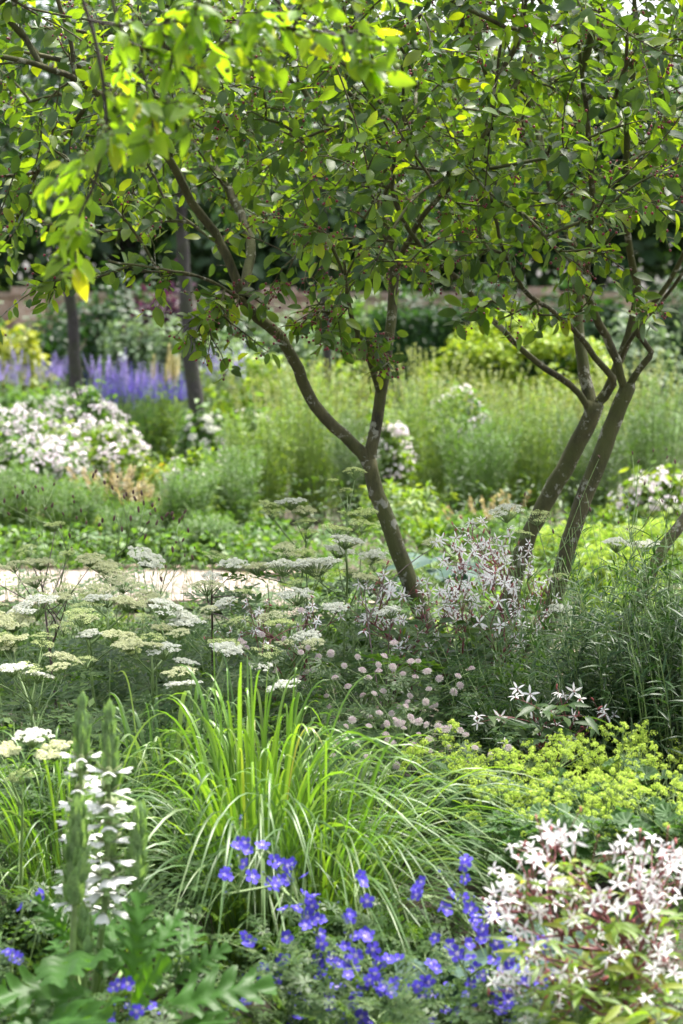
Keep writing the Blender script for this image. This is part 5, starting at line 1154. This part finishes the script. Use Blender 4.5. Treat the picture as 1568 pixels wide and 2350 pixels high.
# wiry leafy stems around them
for dx, Y, h, n, lb in ((50, 8.9, 0.74, 18, 'wispy green stems before the pale path by the picture border'), (190, 8.7, 0.70, 16, 'wispy green stems before the pale path behind the cream umbels'), (330, 8.8, 0.72, 20, 'wispy green stems among the dark bobble flowers'), (470, 9.0, 0.68, 18, 'wispy green stems before the brick edging left of the umbel cluster'), (590, 8.8, 0.70, 16, 'wispy green stems just left of the tall umbel cluster'), (1190, 6.9, 0.80, 26, 'tuft of thin green stems beside the star flowers'), (1350, 6.9, 0.86, 20, 'tuft of thin green stems before the last low white umbel'), (1440, 7.0, 0.92, 30, 'tall tuft of thin green stems under the dark bobbles')):
    b = at(dx, 0, Y); rt = thing('wiry_plant', lb, 'plant', (b[0], Y, 0), 'tufts of thin green stems')
    mb = MB(); stemmy(mb, (b[0], Y, 0), h, 0.2, n, 0.045, 16, NARROW, 0.0013, 0.15, up=0.9); part('foliage', mb, [M['amson'], M['gstem']], rt)

# dark willow-leaved clumps
AM = [(1170, 6.75, 0.52, 46, 'dark willow-leaved clump beside the star flowers'), (1290, 6.4, 0.52, 56, 'dark willow-leaved clump behind the sparse star flowers'), (1410, 6.5, 0.74, 72, 'dark willow-leaved clump above the tallest chartreuse froth'), (1520, 6.5, 0.84, 84, 'dark willow-leaved clump filling the picture edge'), (1600, 6.2, 0.78, 56, 'dark willow-leaved clump half outside the picture')]
for dx, Y, h, n, lb in AM:
    b = at(dx, 0, Y); rt = thing('willow_leaved_plant', lb, 'plant', (b[0], Y, 0), 'dark willow-leaved clumps')
    mb = MB(); stemmy(mb, (b[0], Y, 0), h, 0.24, n, 0.085, 42, NARROW, 0.0018, 0.1, up=0.7); part('foliage', mb, [M['amson'], M['gstem']], rt)

# ---------------------------------------------------------------- grasses
def arching(name, label, B, n, L, reach, mats, wid, bias=(0, 0), group=None, rmin=0.0, tall=1.0):
    """a fountain of blades: the inner ones upright and green, the outer ones arched over and paler"""
    B = np.asarray(B, float)
    a = rng.uniform(0, 2 * math.pi, n); r = rmin + (1 - rmin) * rng.random(n) ** 0.75
    l = L * rng.uniform(0.5, 1.1, n)
    d = np.stack([np.cos(a) + bias[0], np.sin(a) + bias[1], 0 * a], 1) * rng.uniform(0.7, 1.25, (n, 1)) + rng.normal(size=(n, 3)) * np.array([0.16, 0.16, 0])
    B0 = B + np.stack([np.cos(a), np.sin(a), 0 * a], 1) * (0.10 * np.sqrt(rng.random(n)))[:, None]
    R = (r * reach)[:, None]
    mid = B0 + d * R * 0.28 + UP * (l * 0.95 * tall)[:, None]
    end = B0 + d * R + UP * (l * np.clip(0.98 - 0.75 * r ** 1.3, 0.1, 1) * tall)[:, None] + rng.normal(size=(n, 3)) * 0.03
    P = bez(B0, mid, end, 14)
    w = wid * np.sin(np.linspace(0.5, math.pi * 0.995, 14)) ** 0.55
    side = np.stack([-np.sin(a), np.cos(a), 0 * a], 1) + rng.normal(size=(n, 3)) * 0.5
    W = np.tile(w, (n, 1)) * rng.uniform(0.6, 1.15, (n, 1))
    mb = MB(); out = r > 0.62
    mb.blades(P[~out], W[~out], side[~out], 0.3, 0)
    if out.any(): mb.blades(P[out], W[out] * 0.85, side[out], 0.3, 1)
    return solo(name, mb, mats, label, 'grass', group)
gm = [M['grass'], M['palegrass']]
arching('grass_clump', 'large fountain of bright green grass in the middle of the bed', at(590, 2190, 5.45) * np.array([1, 1, 0]), 430, 0.70, 0.47, gm, 0.0043, (0.05, 0), 'arching grass clumps')
arching('grass_clump', 'pale arching grass spilling towards the chartreuse froth', at(760, 2200, 5.4) * np.array([1, 1, 0]), 270, 0.62, 0.47, gm, 0.0032, (0.35, -0.1), 'arching grass clumps', 0.25)
arching('grass_clump', 'thin arching grass behind the tall white spikes', at(150, 2180, 5.6) * np.array([1, 1, 0]), 220, 0.58, 0.42, gm, 0.0032, (-0.15, 0), 'arching grass clumps', 0.2)
arching('grass_clump', 'bluish upright grass blades between the umbels and the bright fountain', at(400, 2120, 6.0) * np.array([1, 1, 0]), 130, 0.66, 0.25, [M['palegrass'], M['palegrass']], 0.0052, (0, 0), 'arching grass clumps')
arching('grass_clump', 'few bluish grass blades rising just left of the pincushion flowers', at(640, 2120, 6.0) * np.array([1, 1, 0]), 90, 0.62, 0.25, [M['palegrass'], M['grass']], 0.0048, (0.1, 0), 'arching grass clumps')

# ---------------------------------------------------------------- hostas in the shade of the grass
hosta('dark ribbed hosta between the grass and the near star flowers', at(1180, 0, 4.95) * np.array([1, 1, 0]), 11, 0.16, spread=0.6)
hosta('dark ribbed hosta hidden behind the violet cranesbills', at(1010, 0, 5.0) * np.array([1, 1, 0]), 10, 0.14, spread=0.6)

# ---------------------------------------------------------------- acanthus
ac = thing('acanthus', 'bear\'s breeches with tall white flower spikes over jagged glossy leaves', 'plant', tuple(at(210, 0, 4.6) * np.array([1, 1, 0])))
acan_leaf = jagged(9, 3)
lip = leaf(6, 0.25, 0.45, 0.16, -0.35, 0.30, 0.03)
ac_open = fm('flower', merge((lip, frames(np.array([[0, 1.0, 0.05]]), np.array([[0, 0, 1.0]])), np.array([1.15]), np.array([[0, 0.12, 0.0]]), 0),
    (leaf(5, 0.16, 0.5, 0.18, -0.3, 0.45), frames(np.array([[0.34, 0.85, 0.0], [-0.4, 0.85, 0.0]]), np.array([[0.3, 0, 1.0], [-0.3, 0, 1]])), np.array([0.95, 0.95]), np.array([[0.05, 0.15, 0], [-0.05, 0.15, 0]]), 0),
    (leaf(5, 0.24, 0.3, 0.5, -0.5, 0.35), frames(np.array([[0, 0.85, 0.45]]), np.array([[0, -0.3, 1.0]])), np.array([0.82]), np.array([[0, 0.0, 0.10]]), 1),
    (acan_leaf, frames(np.array([[0, 0.7, -0.35]]), np.array([[0, 0.4, 1.0]])), np.array([0.95]), np.array([[0, 0, -0.12]]), 2)), [M['purewhite'], M['hood'], M['bract']])
scale = leaf(4, 0.21, 0.5, 0.9, 0.35, -0.25)
ac_bud = fm('bract', merge((scale, frames(np.array([[0, 0.62, 0.75], [0.3, 0.6, 0.6], [-0.3, 0.6, 0.6]]), np.array([[0, -0.7, 0.6], [0.1, -0.7, 0.6], [-0.1, -0.7, 0.6]])), np.array([1.0, 0.72, 0.72]), np.zeros((3, 3)), 0),
    (leaf(4, 0.2, 0.4, 0.5, -0.4, -0.3), frames(np.array([[0, 0.6, 0.8]]), np.array([[0, -0.8, 0.6]])), np.array([0.7]), np.zeros((1, 3)), 0)), [M['bract']])
def spike(D, Y, lo, nlev, open_lo, open_hi, fs):
    """flower stem through the points D; whorls of flowers from share LO of its length to the tip"""
    pts = np.array([at(x, y, Y) for x, y in D]); P = spline(pts, 0.03)
    mb = MB(); mb.tube(P, np.linspace(0.0075, 0.003, len(P)), 8)
    me = mb.mesh('flower_spike', [M['gstem']], tuple(ac.location)); sp = bpy.data.objects.new('flower_spike', me); COL.objects.link(sp); sp.parent = ac
    for i in range(nlev):
        t = i / (nlev - 1); s = lo + (0.985 - lo) * t
        c = P[min(int(s * (len(P) - 1)), len(P) - 1)]
        sc = fs * (1.0 - 0.45 * max(0, t - 0.6) / 0.4)
        for q in range(4):
            a = q * math.pi / 2 + (i % 2) * math.pi / 4 + rng.normal() * 0.12
            d = np.array([math.cos(a), math.sin(a), 0.0])
            op = open_lo <= t <= open_hi and rng.random() < 0.9
            D0 = d + UP * (0.05 + 0.7 * t if op else (0.15 + 0.35 * t)) + rng.normal(size=3) * 0.08
            R = frames(D0[None], (UP - d * 0.2)[None])[0]
            o = bpy.data.objects.new('flower' if op else 'bract', ac_open if op else ac_bud); COL.objects.link(o); o.parent = sp
            o.matrix_basis = Matrix.Translation(Vector(c + d * 0.006 - np.array(ac.location))) @ Matrix([list(R[r]) + [0] for r in range(3)] + [[0, 0, 0, 1]]) @ Matrix.Scale(float(sc * (1.0 if op else 1.9) * rng.uniform(0.9, 1.1)), 4)
spike([(165, 2330), (168, 2150), (178, 1960), (186, 1780), (190, 1590)], 4.66, 0.36, 15, 0.0, 0.74, 0.034)
spike([(205, 2380), (225, 2200), (243, 2050), (250, 1820), (252, 1612)], 4.56, 0.40, 15, 0.0, 0.74, 0.037)
spike([(160, 2340), (168, 2160), (176, 2000), (184, 1850)], 4.48, 0.58, 9, 2, 2, 0.036)
spike([(290, 2360), (303, 2150), (312, 2000), (322, 1855)], 4.6, 0.62, 9, 2, 2, 0.032)
spike([(195, 2350), (192, 2200), (190, 2080)], 4.5, 0.55, 6, 2, 2, 0.026)
def jag_leaf(p0, p1, L, N, tilt=0.0):
    a, b = at(*p0), at(*p1)
    mb = MB(); D = b - a
    scatter(mb, JAGGED, a[None], D[None], np.array(N, float)[None], np.array([np.linalg.norm(D) * 1.12]))
    base = np.array(ac.location) + UP * 0.02
    mb.tubes(bez(base[None], ((base + a) / 2 + UP * 0.05)[None], a[None], 8), np.full((1, 8), 0.0045), 6, 1)
    part('leaf', mb, [M['acanleaf'], M['gstem']], ac)
JL = [((235, 2190, 4.5), (130, 2180, 4.3)), ((215, 2290, 4.45), (60, 2250, 4.3)), ((200, 2350, 4.4), (40, 2330, 4.2)), ((300, 2260, 4.5), (330, 2080, 4.5)), ((320, 2230, 4.55), (400, 2090, 4.6)), ((390, 2240, 4.6), (450, 2110, 4.7)), ((400, 2260, 4.6), (500, 2170, 4.6)),
      ((360, 2320, 4.4), (590, 2235, 4.4)), ((300, 2330, 4.4), (330, 2220, 4.3)), ((240, 2250, 4.5), (260, 2110, 4.6)), ((160, 2160, 4.7), (90, 2070, 4.7)), ((120, 2330, 4.3), (190, 2345, 4.1)), ((420, 2350, 4.4), (500, 2335, 4.3)), ((160, 2260, 4.6), (120, 2140, 4.7)), ((70, 2330, 4.4), (-60, 2260, 4.4)), ((260, 2330, 4.4), (150, 2300, 4.2)), ((280, 2230, 4.7), (210, 2080, 4.8))]
for p0, p1 in JL:
    jag_leaf(p0, p1, 0.2, nrm(UP * 0.8 + np.array([rng.normal() * 0.25, -0.75, 0])))
shrub('leafy_perennial', 'dark leafy plant between the jagged leaves and the grass', 'plant', 60, 2040, 5.0, 230, 'gillleaf', 900, 0.045, tpls=PALM, group='leafy perennials in the near bed', clumps=26, stem='gstem')
shrub('leafy_perennial', 'dark leafy plant under the arching grass behind the cranesbills', 'plant', 820, 2120, 5.0, 420, 'geranleaf', 1200, 0.045, tpls=PALM, group='leafy perennials in the near bed', clumps=30, stem='gstem')
print('objects', len(bpy.data.objects), 'polys', sum(len(m.polygons) for m in bpy.data.meshes))
